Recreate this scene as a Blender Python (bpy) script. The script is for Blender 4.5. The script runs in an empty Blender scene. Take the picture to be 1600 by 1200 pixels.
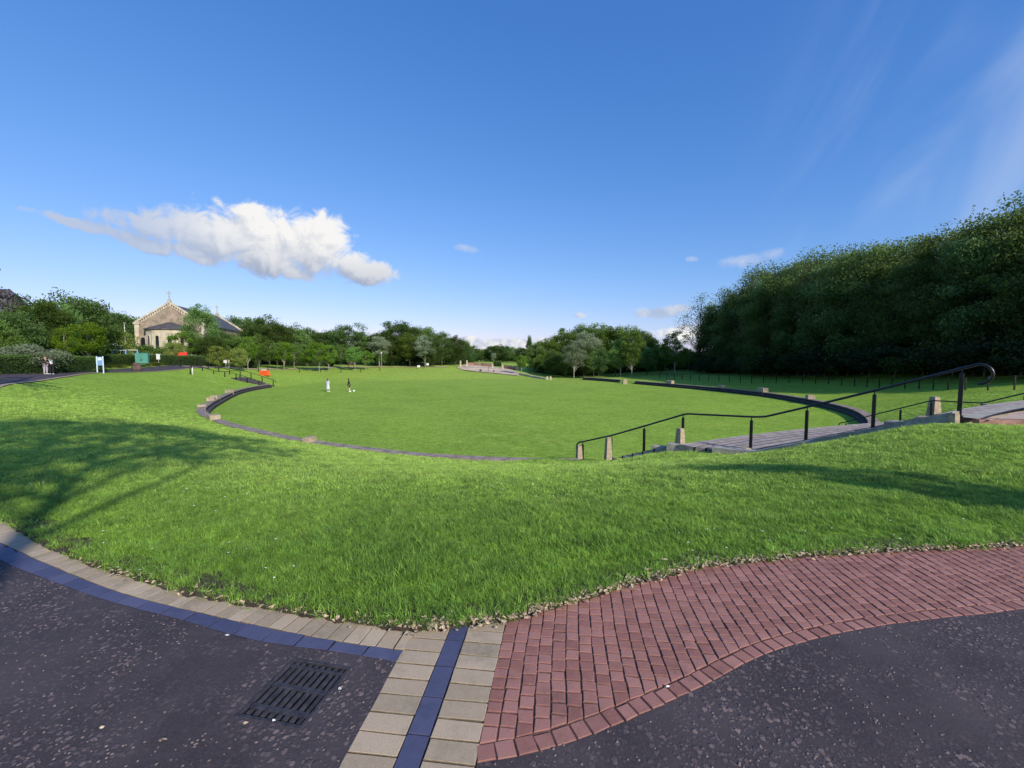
import bpy, bmesh, math, random
import numpy as np
from mathutils import Vector, Matrix, noise
from mathutils.geometry import delaunay_2d_cdt
random.seed(7); rng = np.random.default_rng(7)
sc = bpy.context.scene
COL = sc.collection
R = math.radians
EYE = 1.6; FOC = 680.0; PITCH = math.atan(45/680)
CP, SP = math.cos(PITCH), math.sin(PITCH)

# ---------- surveying helpers: sight lines from the standing point, turned into real ground positions
def sight(px, py):
    u = (px-800)/FOC; v = (py-600)/FOC
    return u, CP - v*SP, -SP - v*CP
def gp(px, py, z=0.0):
    a, b, c = sight(px, py); t = (z-EYE)/c
    return (a*t, b*t)
def dp(px, d, py=555.0): a, b, c = sight(px, py); return (a/b*d, d)
def zp(py, d): a, b, c = sight(800, py); return EYE + c/b*d

# ---------- materials
class NT:
    def __init__(s, name, world=False):
        if world:
            s.t = name.node_tree
        else:
            s.m = bpy.data.materials.new(name); s.m.use_nodes = True; s.t = s.m.node_tree
        s.t.nodes.clear()
    def n(s, typ, **kw):
        nd = s.t.nodes.new(typ)
        for k, v in kw.items():
            if k.startswith('i_'):
                key = k[2:]; key = int(key) if key.isdigit() else key.replace('_', ' ')
                s.put(nd.inputs[key], v)
            else: setattr(nd, k, v)
        return nd
    def put(s, sock, v):
        if isinstance(v, bpy.types.NodeSocket): s.t.links.new(v, sock)
        elif isinstance(v, bpy.types.Node): s.t.links.new(v.outputs[0], sock)
        else:
            if sock.type == 'RGBA' and len(v) == 3: v = (*v, 1)
            sock.default_value = v
    def m1(s, op, a, b=0.0, c=0.0, clamp=False):
        nd = s.t.nodes.new('ShaderNodeMath'); nd.operation = op; nd.use_clamp = clamp
        for i, x in enumerate((a, b, c)): s.put(nd.inputs[i], x)
        return nd.outputs[0]
    def mix(s, f, a, b, blend='MIX'):
        nd = s.t.nodes.new('ShaderNodeMix'); nd.data_type = 'RGBA'; nd.blend_type = blend
        s.put(nd.inputs[0], f); s.put(nd.inputs[6], a); s.put(nd.inputs[7], b)
        return nd.outputs[2]
    def ss(s, x, lo, hi, a=0.0, b=1.0):
        nd = s.t.nodes.new('ShaderNodeMapRange'); nd.interpolation_type = 'SMOOTHSTEP'
        s.put(nd.inputs[0], x)
        for i, v in zip((1, 2, 3, 4), (lo, hi, a, b)): s.put(nd.inputs[i], v)
        return nd.outputs[0]
    def noise(s, vec, scale, detail=4.0, rough=0.55, dist=0.0):
        nd = s.n('ShaderNodeTexNoise', i_Vector=vec, i_Scale=scale, i_Detail=detail, i_Roughness=rough, i_Distortion=dist)
        return nd.outputs[0]
    def pos(s): return s.n('ShaderNodeNewGeometry').outputs['Position']
    def obj(s): return s.n('ShaderNodeTexCoord').outputs['Object']
    def bump(s, h, st=0.5, d=0.01, nrm=None):
        nd = s.n('ShaderNodeBump', i_Strength=st, i_Distance=d, i_Height=h)
        if nrm is not None: s.put(nd.inputs['Normal'], nrm)
        return nd.outputs[0]
    def bsdf(s, col, rough=0.8, nrm=None, metal=0.0, spec=0.3, **kw):
        b = s.n('ShaderNodeBsdfPrincipled')
        s.put(b.inputs['Base Color'], col); s.put(b.inputs['Roughness'], rough)
        s.put(b.inputs['Metallic'], metal); s.put(b.inputs['Specular IOR Level'], spec)
        if nrm is not None: s.put(b.inputs['Normal'], nrm)
        return b.outputs[0]
    def out(s, sh):
        o = s.n('ShaderNodeOutputMaterial'); s.put(o.inputs[0], sh); return s.m
M = {}
def plain(name, col, rough=0.7, var=0.25, scale=3.0, metal=0.0, bump=0.0, spec=0.3, bscale=None):
    k = NT(name); p = k.obj()
    n1 = k.noise(p, scale, 5.0, 0.6)
    f = k.ss(n1, 0.3, 0.7, 1.0-var, 1.0+var)
    c = k.mix(1.0, col, k.n('ShaderNodeCombineColor', i_0=f, i_1=f, i_2=f).outputs[0], 'MULTIPLY')
    nr = k.bump(k.noise(p, bscale or scale*8, 4.0), bump, 0.01) if bump else None
    M[name] = k.out(k.bsdf(c, rough, nr, metal, spec)); return M[name]
def leafmat(name, col, col2, trans=0.35, rough=0.55):
    k = NT(name)
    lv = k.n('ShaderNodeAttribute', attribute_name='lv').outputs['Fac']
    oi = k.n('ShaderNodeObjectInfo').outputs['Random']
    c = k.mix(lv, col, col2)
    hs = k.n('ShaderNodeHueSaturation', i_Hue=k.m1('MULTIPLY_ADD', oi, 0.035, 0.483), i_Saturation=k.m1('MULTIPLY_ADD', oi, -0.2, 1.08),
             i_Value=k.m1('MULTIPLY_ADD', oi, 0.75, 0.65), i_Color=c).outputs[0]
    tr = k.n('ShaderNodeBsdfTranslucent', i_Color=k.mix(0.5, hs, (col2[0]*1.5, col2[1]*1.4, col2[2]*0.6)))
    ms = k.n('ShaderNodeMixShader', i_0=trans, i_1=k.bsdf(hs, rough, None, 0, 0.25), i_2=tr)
    M[name] = k.out(ms.outputs[0]); return M[name]

plain('bark', (0.10, 0.082, 0.062), 0.95, 0.4, 2.0, bump=0.8, bscale=12)
plain('bark_pale', (0.34, 0.31, 0.26), 0.9, 0.4, 2.0, bump=0.5, bscale=12)
plain('black_paint', (0.008, 0.008, 0.009), 0.32, 0.3, 6.0, spec=0.5, bump=0.15, bscale=60)
plain('sandstone', (0.36, 0.29, 0.20), 0.9, 0.25, 9.0, bump=0.5, bscale=70)
plain('grey_stone', (0.36, 0.33, 0.28), 0.85, 0.3, 4.0, bump=0.5, bscale=60)
plain('dark_brick', (0.040, 0.038, 0.044), 0.7, 0.4, 2.0, bump=0.5, bscale=12, spec=0.2)
plain('seat_paver', (0.28, 0.22, 0.185), 0.85, 0.35, 3.0, bump=0.5, bscale=20)
plain('step_paver', (0.34, 0.285, 0.25), 0.85, 0.3, 3.0, bump=0.5, bscale=20)
plain('pink_gravel', (0.50, 0.37, 0.28), 0.95, 0.15, 0.7, bump=0.6, bscale=90)
plain('stone_cream', (0.46, 0.40, 0.30), 0.9, 0.25, 0.9, bump=0.3)
plain('plaza_sand', (0.55, 0.43, 0.31), 0.95, 0.2, 0.5, bump=0.3)
plain('slate', (0.075, 0.072, 0.078), 0.6, 0.3, 1.2, bump=0.5, bscale=5)
plain('dark_glass', (0.012, 0.012, 0.014), 0.15, 0.2, 3.0, spec=0.6)
plain('teal_paint', (0.08, 0.27, 0.22), 0.5, 0.12, 1.0)
plain('blue_paint', (0.14, 0.29, 0.50), 0.45, 0.12, 3.0)
plain('pale_panel', (0.50, 0.60, 0.68), 0.45, 0.12, 6.0)
plain('white_paint', (0.72, 0.72, 0.70), 0.5, 0.1, 3.0)
plain('red_paint', (0.55, 0.05, 0.03), 0.45, 0.15, 3.0)
plain('orange_plastic', (0.75, 0.11, 0.025), 0.45, 0.12, 2.5)
plain('boulder_rock', (0.11, 0.075, 0.06), 0.95, 0.4, 2.0, bump=1.0, bscale=8)
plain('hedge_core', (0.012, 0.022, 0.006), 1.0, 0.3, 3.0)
plain('skin', (0.55, 0.36, 0.27), 0.6, 0.06, 8.0)
plain('white_cloth', (0.70, 0.70, 0.70), 0.85, 0.12, 9.0)
plain('pale_dress', (0.55, 0.58, 0.66), 0.85, 0.12, 9.0)
plain('black_cloth', (0.014, 0.014, 0.017), 0.85, 0.3, 9.0)
plain('grey_trousers', (0.36, 0.33, 0.37), 0.85, 0.15, 9.0)
plain('hair_dark', (0.03, 0.019, 0.012), 0.6, 0.2, 20.0)
plain('hair_brown', (0.11, 0.06, 0.03), 0.6, 0.2, 20.0)
plain('dry_leaf', (0.52, 0.40, 0.26), 0.85, 0.5, 14.0)
plain('petal', (0.8, 0.8, 0.76), 0.7, 0.05, 5.0)
plain('yellow_eye', (0.7, 0.5, 0.05), 0.7, 0.05, 5.0)
plain('iron', (0.06, 0.056, 0.066), 0.6, 0.4, 25.0, metal=0.35, bump=0.35, bscale=140)
plain('soil', (0.055, 0.04, 0.028), 1.0, 0.4, 9.0, bump=1.0, bscale=60)
plain('pebble', (0.20, 0.155, 0.145), 0.8, 0.4, 30.0)
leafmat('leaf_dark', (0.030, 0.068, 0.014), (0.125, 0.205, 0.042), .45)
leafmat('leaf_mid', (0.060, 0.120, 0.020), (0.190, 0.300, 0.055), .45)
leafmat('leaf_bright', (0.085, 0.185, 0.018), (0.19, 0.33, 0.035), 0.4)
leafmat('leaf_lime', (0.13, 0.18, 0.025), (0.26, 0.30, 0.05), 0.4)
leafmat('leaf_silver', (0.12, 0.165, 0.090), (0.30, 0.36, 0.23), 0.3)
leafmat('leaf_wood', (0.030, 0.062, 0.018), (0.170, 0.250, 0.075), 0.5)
leafmat('leaf_shade', (0.009, 0.020, 0.007), (0.038, 0.066, 0.022), 0.25)  # shade under the right wood, painted as a darker leaf colour
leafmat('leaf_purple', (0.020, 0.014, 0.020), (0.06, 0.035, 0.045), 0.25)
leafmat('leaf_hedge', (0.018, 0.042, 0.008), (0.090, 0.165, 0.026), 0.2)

# grass: blades and the sheet they grow on share the same patch colours
def grasscol(k, p, dark, light, yellow, up=0.0):
    big = k.ss(k.noise(p, 0.22, 5.0, 0.65), 0.36, 0.64)
    med = k.ss(k.noise(p, 1.3, 6.0, 0.75), 0.36, 0.64)
    c = k.mix(k.m1('MULTIPLY_ADD', big, 0.5, k.m1('MULTIPLY', med, 0.5)), dark, light)
    yl = k.ss(k.noise(p, 0.55, 6.0, 0.7), 0.50, 0.76, 0.0, 0.65)
    c = k.mix(yl, c, yellow)
    if up: c = k.mix(k.ss(k.n('ShaderNodeSeparateXYZ', i_0=p).outputs[1], 3.4, 8.5, 0.0, up), c, (0.62, 0.80, 0.17))  # blades brightened with distance: view-angle light painted into the colour
    return c
def grass_sheet():
    k = NT('grass_sheet'); p = k.pos()
    c = grasscol(k, p, (0.235, 0.385, 0.044), (0.330, 0.500, 0.062), (0.440, 0.530, 0.095))
    sep = k.n('ShaderNodeSeparateXYZ', i_0=p)
    # mowing lanes: faint, rings of the mower across the lawn
    lane = k.m1('SINE', k.m1('MULTIPLY_ADD', sep.outputs[0], 1.1, k.m1('MULTIPLY', sep.outputs[1], 0.45)))
    c = k.mix(k.ss(lane, -0.6, 0.6, 0.0, 0.12), c, (0.34, 0.48, 0.08))
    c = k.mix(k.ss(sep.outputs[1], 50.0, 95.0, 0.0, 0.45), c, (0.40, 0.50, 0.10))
    fine = k.noise(p, 9.0, 6.0, 0.75)
    f = k.ss(fine, 0.3, 0.72, 0.62, 1.28)
    c = k.mix(1.0, c, k.n('ShaderNodeCombineColor', i_0=f, i_1=f, i_2=f).outputs[0], 'MULTIPLY')
    f3 = k.ss(k.noise(p, 3.2, 6.0, 0.75, 0.5), 0.36, 0.64, 0.80, 1.14)
    c = k.mix(1.0, c, k.n('ShaderNodeCombineColor', i_0=f3, i_1=f3, i_2=k.m1('MULTIPLY', f3, f3)).outputs[0], 'MULTIPLY')
    f2 = k.ss(k.noise(p, 38.0, 4.0, 0.8), 0.3, 0.72, 0.6, 1.35)
    c = k.mix(1.0, c, k.n('ShaderNodeCombineColor', i_0=f2, i_1=f2, i_2=f2).outputs[0], 'MULTIPLY')
    nr = k.bump(k.m1('ADD', k.noise(p, 30.0, 5.0, 0.8), k.noise(p, 5.0, 5.0, 0.7)), 0.6, 0.07)
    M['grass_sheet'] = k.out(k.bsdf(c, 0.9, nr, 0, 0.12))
grass_sheet()
def blade_mat():
    k = NT('grass_blade')
    ip = k.n('ShaderNodeAttribute', attribute_type='INSTANCER', attribute_name='gp').outputs['Vector']
    lv = k.n('ShaderNodeAttribute', attribute_name='lv').outputs['Fac']
    c = grasscol(k, ip, (0.135, 0.300, 0.040), (0.300, 0.520, 0.062), (0.47, 0.59, 0.13), .55)
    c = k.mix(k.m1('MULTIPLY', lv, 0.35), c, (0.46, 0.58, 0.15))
    rn = k.n('ShaderNodeObjectInfo').outputs['Random']
    f = k.ss(rn, 0, 1, 0.6, 1.25)
    c = k.mix(1.0, c, k.n('ShaderNodeCombineColor', i_0=f, i_1=f, i_2=f).outputs[0], 'MULTIPLY')
    tr = k.n('ShaderNodeBsdfTranslucent', i_Color=c)
    ms = k.n('ShaderNodeMixShader', i_0=0.38, i_1=k.bsdf(c, 0.5, None, 0, 0.25), i_2=tr)
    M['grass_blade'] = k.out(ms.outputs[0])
blade_mat()
def asphalt_mat():
    k = NT('worn_asphalt'); p = k.pos()
    w = k.n('ShaderNodeVectorMath', operation='ADD', i_0=p, i_1=k.n('ShaderNodeVectorMath', operation='SCALE', i_0=k.n('ShaderNodeTexNoise', i_Vector=p, i_Scale=60.0).outputs['Color'], i_Scale=0.008).outputs[0]).outputs[0]
    base = k.mix(k.ss(k.noise(p, 1.7, 5, 0.65), 0.35, 0.68), (0.038, 0.029, 0.032), (0.074, 0.058, 0.061))
    base = k.mix(k.ss(k.noise(p, 140, 3, 0.7), 0.35, 0.7, 0, 0.6), base, (0.095, 0.08, 0.09))
    def stones(scale, thr, rad):
        v = k.n('ShaderNodeTexVoronoi', i_Vector=w, i_Scale=scale, i_Randomness=1.0)
        sc_ = k.n('ShaderNodeSeparateColor', i_0=v.outputs['Color'])
        sel = k.m1('GREATER_THAN', sc_.outputs[0], thr)
        m = k.m1('MULTIPLY', sel, k.ss(v.outputs['Distance'], rad, rad*0.6))
        return m, sc_.outputs[1], sc_.outputs[2]
    patch = k.ss(k.noise(p, 1.3, 4, 0.6), 0.38, 0.62, 0.0, 1.0)
    m1_, a1, b1 = stones(34.0, 0.60, 0.50); m2_, a2, b2 = stones(62.0, 0.50, 0.52)
    m1_ = k.m1('MULTIPLY', m1_, patch); m2_ = k.m1('MULTIPLY', m2_, patch)
    c = k.mix(k.m1('MULTIPLY', m2_, 0.8), base, k.mix(a2, (0.075, 0.060, 0.066), (0.19, 0.145, 0.145)))
    c = k.mix(k.m1('MULTIPLY', m1_, 0.9), c, k.mix(a1, (0.085, 0.064, 0.070), (0.27, 0.195, 0.185)))
    h = k.m1('ADD', k.m1('MULTIPLY', m1_, 0.9), k.m1('MULTIPLY_ADD', m2_, 0.5, k.m1('MULTIPLY', k.noise(p, 220, 3, 0.7), 0.5)))
    M['worn_asphalt'] = k.out(k.bsdf(c, 0.82, k.bump(h, 0.75, 0.005), 0, 0.3))
asphalt_mat()
def block_mat(name, a, b, rough, speck, bs):
    k = NT(name); p = k.pos()
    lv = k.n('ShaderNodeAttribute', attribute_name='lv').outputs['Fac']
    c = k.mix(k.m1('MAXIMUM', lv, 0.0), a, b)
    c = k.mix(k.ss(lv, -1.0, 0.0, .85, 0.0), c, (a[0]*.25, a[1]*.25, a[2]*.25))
    c = k.mix(k.ss(k.noise(p, 3.0, 6, 0.7), 0.46, 0.72, 0.0, 0.6), c, (a[0]*0.55, a[1]*0.62, a[2]*0.62))
    c = k.mix(k.ss(k.noise(p, 26.0, 5, 0.7), 0.4, 0.75, 0.0, 0.35), c, (b[0]*1.0, b[1]*1.05, b[2]*1.05))
    c = k.mix(k.ss(k.noise(p, 260, 2, 0.6), 0.56, 0.66, 0.0, speck), c, (0.05, 0.045, 0.04))
    M[name] = k.out(k.bsdf(c, rough, k.bump(k.noise(p, bs, 4, 0.7), 0.5, 0.003), 0, 0.35))
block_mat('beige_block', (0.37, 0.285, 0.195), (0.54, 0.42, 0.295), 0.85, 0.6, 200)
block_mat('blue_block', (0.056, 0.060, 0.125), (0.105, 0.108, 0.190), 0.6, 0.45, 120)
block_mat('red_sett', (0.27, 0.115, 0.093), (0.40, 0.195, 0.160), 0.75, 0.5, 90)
plain('sett_joint', (0.13, 0.072, 0.064), 0.95, 0.4, 30.0, bump=0.6, bscale=200)
plain('joint_sand', (0.022, 0.015, 0.015), 0.95, 0.4, 30.0, bump=0.6, bscale=200)

# ---------- object helpers
def tag(o, label=None, cat=None, group=None, kind=None):
    if label: o['label'] = label
    if cat: o['category'] = cat
    if group: o['group'] = group
    if kind: o['kind'] = kind
    return o
def empty(name, loc, rz=0.0, **kw):
    o = bpy.data.objects.new(name, None); COL.objects.link(o)
    o.location = loc; o.rotation_euler = (0, 0, rz); o.empty_display_size = 0.3
    return tag(o, **kw)
class MB:
    def __init__(s): s.v = []; s.f = []; s.lv = []
    def add(s, vs, fs, lv=0.5):
        n = len(s.v); s.v += [tuple(q) for q in vs]; s.f += [tuple(i+n for i in f) for f in fs]; s.lv += list(lv) if hasattr(lv, '__len__') else [lv]*len(vs)
        return s
    def box(s, x0, x1, y0, y1, z0, z1, lv=0.5, mat=None):
        vs = [(x, y, z) for z in (z0, z1) for x, y in ((x0, y0), (x1, y0), (x1, y1), (x0, y1))]
        if mat is not None: vs = [mat @ Vector(q) for q in vs]
        return s.add(vs, [(3, 2, 1, 0), (4, 5, 6, 7), (0, 1, 5, 4), (1, 2, 6, 5), (2, 3, 7, 6), (3, 0, 4, 7)], lv)
    def frus(s, x, y, z0, z1, w0, d0, w1, d1, rz=0.0, lv=0.5):
        c, q = math.cos(rz), math.sin(rz); vs = []
        for z, w, d in ((z0, w0/2, d0/2), (z1, w1/2, d1/2)):
            for a, b in ((-w, -d), (w, -d), (w, d), (-w, d)): vs.append((x+a*c-b*q, y+a*q+b*c, z))
        return s.add(vs, [(3, 2, 1, 0), (4, 5, 6, 7), (0, 1, 5, 4), (1, 2, 6, 5), (2, 3, 7, 6), (3, 0, 4, 7)], lv)
    def tube(s, pts, rad, n=8, caps=True):
        pts = [Vector(p) for p in pts]; m = len(pts)
        rad = [rad]*m if not hasattr(rad, '__len__') else rad
        vs = []; up = None
        for i, p in enumerate(pts):
            d = (pts[min(i+1, m-1)]-pts[max(i-1, 0)]).normalized()
            if up is None: up = Vector((0, 0, 1)) if abs(d.z) < 0.9 else Vector((1, 0, 0))
            a = d.cross(up).normalized(); b = a.cross(d).normalized(); up = b
            for k in range(n):
                t = 2*math.pi*k/n; vs.append(p+(a*math.cos(t)+b*math.sin(t))*rad[i])
        fs = [(i*n+k, i*n+(k+1) % n, (i+1)*n+(k+1) % n, (i+1)*n+k) for i in range(m-1) for k in range(n)]
        if caps: fs += [tuple(range(n-1, -1, -1)), tuple((m-1)*n+k for k in range(n))]
        return s.add(vs, fs)
    def build(s, name, mat, parent=None, smooth=False, bevel=0.0):
        me = bpy.data.meshes.new(name); me.from_pydata(s.v, [], s.f)
        at = me.attributes.new('lv', 'FLOAT', 'POINT'); at.data.foreach_set('value', s.lv)
        return link(name, me, mat, parent, smooth, bevel)
def link(name, me, mat, parent=None, smooth=False, bevel=0.0):
    me.materials.append(M[mat] if isinstance(mat, str) else mat)
    if smooth: me.polygons.foreach_set('use_smooth', [True]*len(me.polygons))
    me.update()
    o = bpy.data.objects.new(name, me); COL.objects.link(o)
    if parent is not None: o.parent = parent
    if bevel:
        b = o.modifiers.new('bevel', 'BEVEL'); b.width = bevel; b.segments = 2; b.limit_method = 'ANGLE'
    return o
def npmesh(name, V, F, lv=None):
    """V (n,3), F (m,k)"""
    me = bpy.data.meshes.new(name); V = np.asarray(V, np.float32); F = np.asarray(F, np.int32)
    m, k = F.shape
    me.vertices.add(len(V)); me.vertices.foreach_set('co', V.ravel())
    me.loops.add(m*k); me.loops.foreach_set('vertex_index', F.ravel())
    me.polygons.add(m); me.polygons.foreach_set('loop_start', np.arange(m, dtype=np.int32)*k)
    me.update(calc_edges=True)
    if lv is not None:
        at = me.attributes.new('lv', 'FLOAT', 'POINT'); at.data.foreach_set('value', np.asarray(lv, np.float32))
    return me
def copy_tree(o, parent=None):
    c = o.copy(); COL.objects.link(c)
    if parent is not None: c.parent = parent
    for ch in list(o.children): copy_tree(ch, c)
    return c
def inpoly(x, y, P):
    x = np.asarray(x, float); y = np.asarray(y, float); r = np.zeros(x.shape, bool); n = len(P)
    for i in range(n):
        x0, y0 = P[i]; x1, y1 = P[(i+1) % n]
        if y0 == y1: continue
        c = ((y0 > y) != (y1 > y)) & (x < (x1-x0)*(y-y0)/(y1-y0)+x0)
        r ^= c
    return r
def catmull(P, n=8, closed=False):
    P = [np.array(p, float) for p in P]; out = []; m = len(P)
    rngi = range(m) if closed else range(m-1)
    for i in rngi:
        p0 = P[(i-1) % m] if closed or i > 0 else 2*P[0]-P[1]
        p1 = P[i]; p2 = P[(i+1) % m]
        p3 = P[(i+2) % m] if closed or i+2 < m else 2*P[-1]-P[-2]
        for j in range(n):
            t = j/n
            out.append(0.5*((2*p1)+(-p0+p2)*t+(2*p0-5*p1+4*p2-p3)*t*t+(-p0+3*p1-3*p2+p3)*t**3))
    if not closed: out.append(P[-1])
    return np.array(out)

# ---------- survey of the bowl
C0 = np.array([-3.0, 47.0])
FP = [(2.5, 17.0), (9.0, 18.0), (14.0, 20.2), (17.9, 22.7), (22.3, 27.5), (25.8, 34), (27.2, 42), (26.8, 49), (24.5, 56), (19, 68), (13, 79),
      (4, 83), (-8, 81), (-19, 77), (-27, 71.5), (-32, 65.5), (-33.3, 60), (-32, 52), (-27.7, 41.9), (-22.8, 32.6), (-17.6, 26.9), (-13.3, 23.4), (-10, 21.1), (-6.3, 19.1), (-2.7, 17.7)]
FL = catmull(FP, 12, True)
ang = np.arctan2(FL[:, 0]-C0[0], -(FL[:, 1]-C0[1])); rad = np.hypot(FL[:, 0]-C0[0], FL[:, 1]-C0[1])
o_ = np.argsort(ang); ang = ang[o_]; rad = rad[o_]
def rF(th): return np.interp(th, ang, rad, period=2*np.pi)
def thr(x, y): return np.arctan2(np.asarray(x)-C0[0], -(np.asarray(y)-C0[1])), np.hypot(np.asarray(x)-C0[0], np.asarray(y)-C0[1])
def th_of(x, y): return float(np.arctan2(x-C0[0], -(y-C0[1])))
def on(th, s): r = rF(th)+s; return C0[0]+r*np.sin(th), C0[1]-r*np.cos(th)
FLOOR = -2.9; WTOP = -2.42
TA = th_of(2.5, 17); TB = th_of(18.6, 23.1); TC = th_of(13, 79.5); TG = th_of(-33.3, 60.2)
# wall runs from TG (left far, negative angle) to TA, and TB to TC
def walled(th):
    return ((th > TG) & (th < TA)) | ((th > TB) & (th < TC))
NL = [(2.9, 17.2), (3.9, 16.2), (4.85, 15.2), (5.9, 14.0), (7.3, 12.9), (8.4, 11.8), (9.2, 10.6), (9.75, 9.4)]   # near side line of the broad stairs
LT = [0, .13, .26, .39, .58, .73, .87, 1.0]
def Lp(t): return np.array([np.interp(t, LT, [p[0] for p in NL]), np.interp(t, LT, [p[1] for p in NL])])
def Rp(t): return np.array([17.4, 22.7])+t*9.0*np.array([.45, -.89])
def stairz(t): return np.interp(t, [0, .39, .58, 1.0], [FLOOR, -1.37, -1.37, .26])
def SP_(t, w):
    a = Lp(t); b = Rp(t); m = (a+b)/2+np.array([.3, -.8])*(1-min(1, t/.39))+np.array([-.45, 1.0])*min(1, t/.39)
    return (1-w)**2*a+2*w*(1-w)*m+w*w*b
ctrl = []
for th in np.linspace(-math.pi, math.pi, 73)[:-1]:
    if TA-.02 < th < TB+.02: continue
    if walled(th): x, y = on(th, 0.8); ctrl.append((x, y, WTOP-.03))
    else: x, y = on(th, 0.0); ctrl.append((x, y, FLOOR)); x, y = on(th, -4.0); ctrl.append((x, y, FLOOR))
for t in np.linspace(0, 1, 7):
    a = Lp(t); ctrl.append((a[0]-.75, a[1]-.5, max(stairz(t)-.06, WTOP-.03)-(.06 if t > .62 else -.03))); ctrl.append((a[0]-1.4, a[1]-1.0, max(stairz(t)-.0, WTOP+.12)-(.02 if t > .1 else 0)))
    b = Rp(t); ctrl.append((b[0]+.6, b[1]+.3, stairz(t)-.06 if t > 0.1 else WTOP-.03))
# edge of the grass beside the path
GE = [(-45, 61), (-42.6, 45), (-30.6, 26), (-20, 16.2), (-12, 9.4)] + [gp(*q) for q in ((-60, 785), (0, 806), (74, 852), (184, 894), (306, 929), (437, 951), (564, 972), (647, 983), (735, 974), (791, 968),
      (860, 948), (960, 918), (1100, 883), (1250, 868), (1400, 859), (1600, 851))] + [(7.5, 4.6), (10.5, 6.4), (12.5, 8.0)]
for px, py, d in ((713, 574, 97), (722, 577.5, 95), (745, 580.5, 92), (775, 583, 90), (810, 587, 87), (812, 583, 92), (800, 577.5, 100), (770, 572.5, 110), (727, 569, 112), (765, 577, 100)):
    x, y = dp(px, d); ctrl.append((x, y, zp(py, d)-.12))
GEc = np.array(GE)
for x, y in GE[5:-1]: ctrl.append((x, y, 0.0))
ctrl += [(-12, 9.5, -.05), (-20, 16.2, -.1), (-30.6, 26, -.2), (-42.6, 45, -.2), (-45, 61, -.2), (-40, 22, -.2), (-52, 42, -.2), (-60, 62, -.2), (-20, 5, -.1), (-46, 70, -.35), (-60, 80, -.2),
         (-39.9, 70, -1.49), (-43.7, 85, -1.0), (-35, 95, -.9), (-22, 100, -1.05), (-23, 84, -2.0), (-12.5, 84, -2.45), (8, 92, -3.0), (8, 104, -2.2), (-36.5, 35, -.2),
         (34, 30, -.95), (36.5, 39, -1.5), (38, 48, -1.9), (33, 62, -2.45), (27, 75, -2.6), (44, 50, -.46), (41, 70, -1.3), (36, 85, -1.9), (45, 38, 0), (50, 25, .2), (60, 50, 0), (30, 100, -2.2), (15, 100, -3.0),
         (28, 20, 0), (35, 18, .1), (12, 8, .2), (16, 9, .2), (22, 12, .22), (30, 10, .2), (10.3, 7, .1), (15, 3, .1), (20, 0, .1), (-8, 0, 0), (0, 0, 0), (8, 0, 0), (-8, -6, 0), (0, -6, 0), (8, -6, .05),
         (30, -30, 0), (-30, -30, 0), (0, -20, 0), (-30, -5, -.1), (25, -10, .1)]
for a in np.linspace(0, 2*math.pi, 25)[:-1]: ctrl.append((150*math.sin(a), 50+150*math.cos(a), -.8))
ctrl = np.array(ctrl)
def tps(r2): return np.where(r2 > 1e-9, 0.5*r2*np.log(np.maximum(r2, 1e-9)), 0)
_n = len(ctrl); _A = np.zeros((_n+3, _n+3))
_d2 = (ctrl[:, None, 0]-ctrl[None, :, 0])**2+(ctrl[:, None, 1]-ctrl[None, :, 1])**2
_A[:_n, :_n] = tps(_d2)+np.eye(_n)*0.06; _A[:_n, _n] = 1; _A[:_n, _n+1:] = ctrl[:, :2]; _A[_n, :_n] = 1; _A[_n+1:, :_n] = ctrl[:, :2].T
_w = np.linalg.solve(_A, np.concatenate([ctrl[:, 2], np.zeros(3)]))
def bank(x, y):
    x = np.atleast_1d(np.asarray(x, float)); y = np.atleast_1d(np.asarray(y, float)); out = np.zeros(x.shape)
    f = x.ravel(); g = y.ravel(); o = out.ravel()
    for i in range(0, len(f), 4000):
        a = f[i:i+4000]; b = g[i:i+4000]
        K = tps((a[:, None]-ctrl[None, :, 0])**2+(b[:, None]-ctrl[None, :, 1])**2)
        o[i:i+4000] = K@_w[:_n]+_w[_n]+_w[_n+1]*a+_w[_n+2]*b
    out = o.reshape(x.shape)
    far = np.clip((np.hypot(x, y-50)-120)/40, 0, 1)
    return out*(1-far)-.8*far
STP = [tuple(SP_(0, w)) for w in np.linspace(0, 1, 9)]+[tuple(Rp(t)) for t in np.linspace(.1, 1, 8)]+[tuple(SP_(1, w)) for w in np.linspace(1, 0, 9)[1:]]+[tuple(Lp(t)) for t in np.linspace(.9, .1, 8)]
PLAT = [tuple(SP_(1, w)) for w in np.linspace(0, 1, 13)]+[(34, 12), (36, 4), (24, 5), (17, 6.4), (13.0, 8.1), (11.6, 8.85), (10.6, 9.0), (9.9, 9.1)]
PAVED = [tuple(q) for q in GE[5:]]+[(14, 7), (14, -9), (-9, -9), (-9, 6.5)]
def stair_t(x, y):
    # nearest parameter t on a coarse lattice of the stair surface
    ts = np.linspace(0, 1, 41); ws = np.linspace(0, 1, 31)
    P = np.array([[SP_(t, w) for w in ws] for t in ts]).reshape(-1, 2)
    T = np.repeat(ts, len(ws)); out = np.zeros(len(x))
    for i in range(len(x)):
        out[i] = T[np.argmin((P[:, 0]-x[i])**2+(P[:, 1]-y[i])**2)]
    return out
def terrain(x, y):
    x = np.atleast_1d(np.asarray(x, float)); y = np.atleast_1d(np.asarray(y, float))
    z = bank(x, y); th, r = thr(x, y); s = r-rF(th)
    w = walled(th)
    inn = s < 0.3
    z = np.where(inn & (w | (s < 0)), FLOOR, z)
    ist = inpoly(x, y, STP)
    if ist.any():
        z = z.copy(); z[ist] = stairz(stair_t(x[ist], y[ist]))-.45
    z = np.where(inpoly(x, y, PLAT), np.minimum(z, .12), z)
    z = np.where(inpoly(x, y, PAVED), -.045, z)
    # small swellings
    return z
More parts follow.
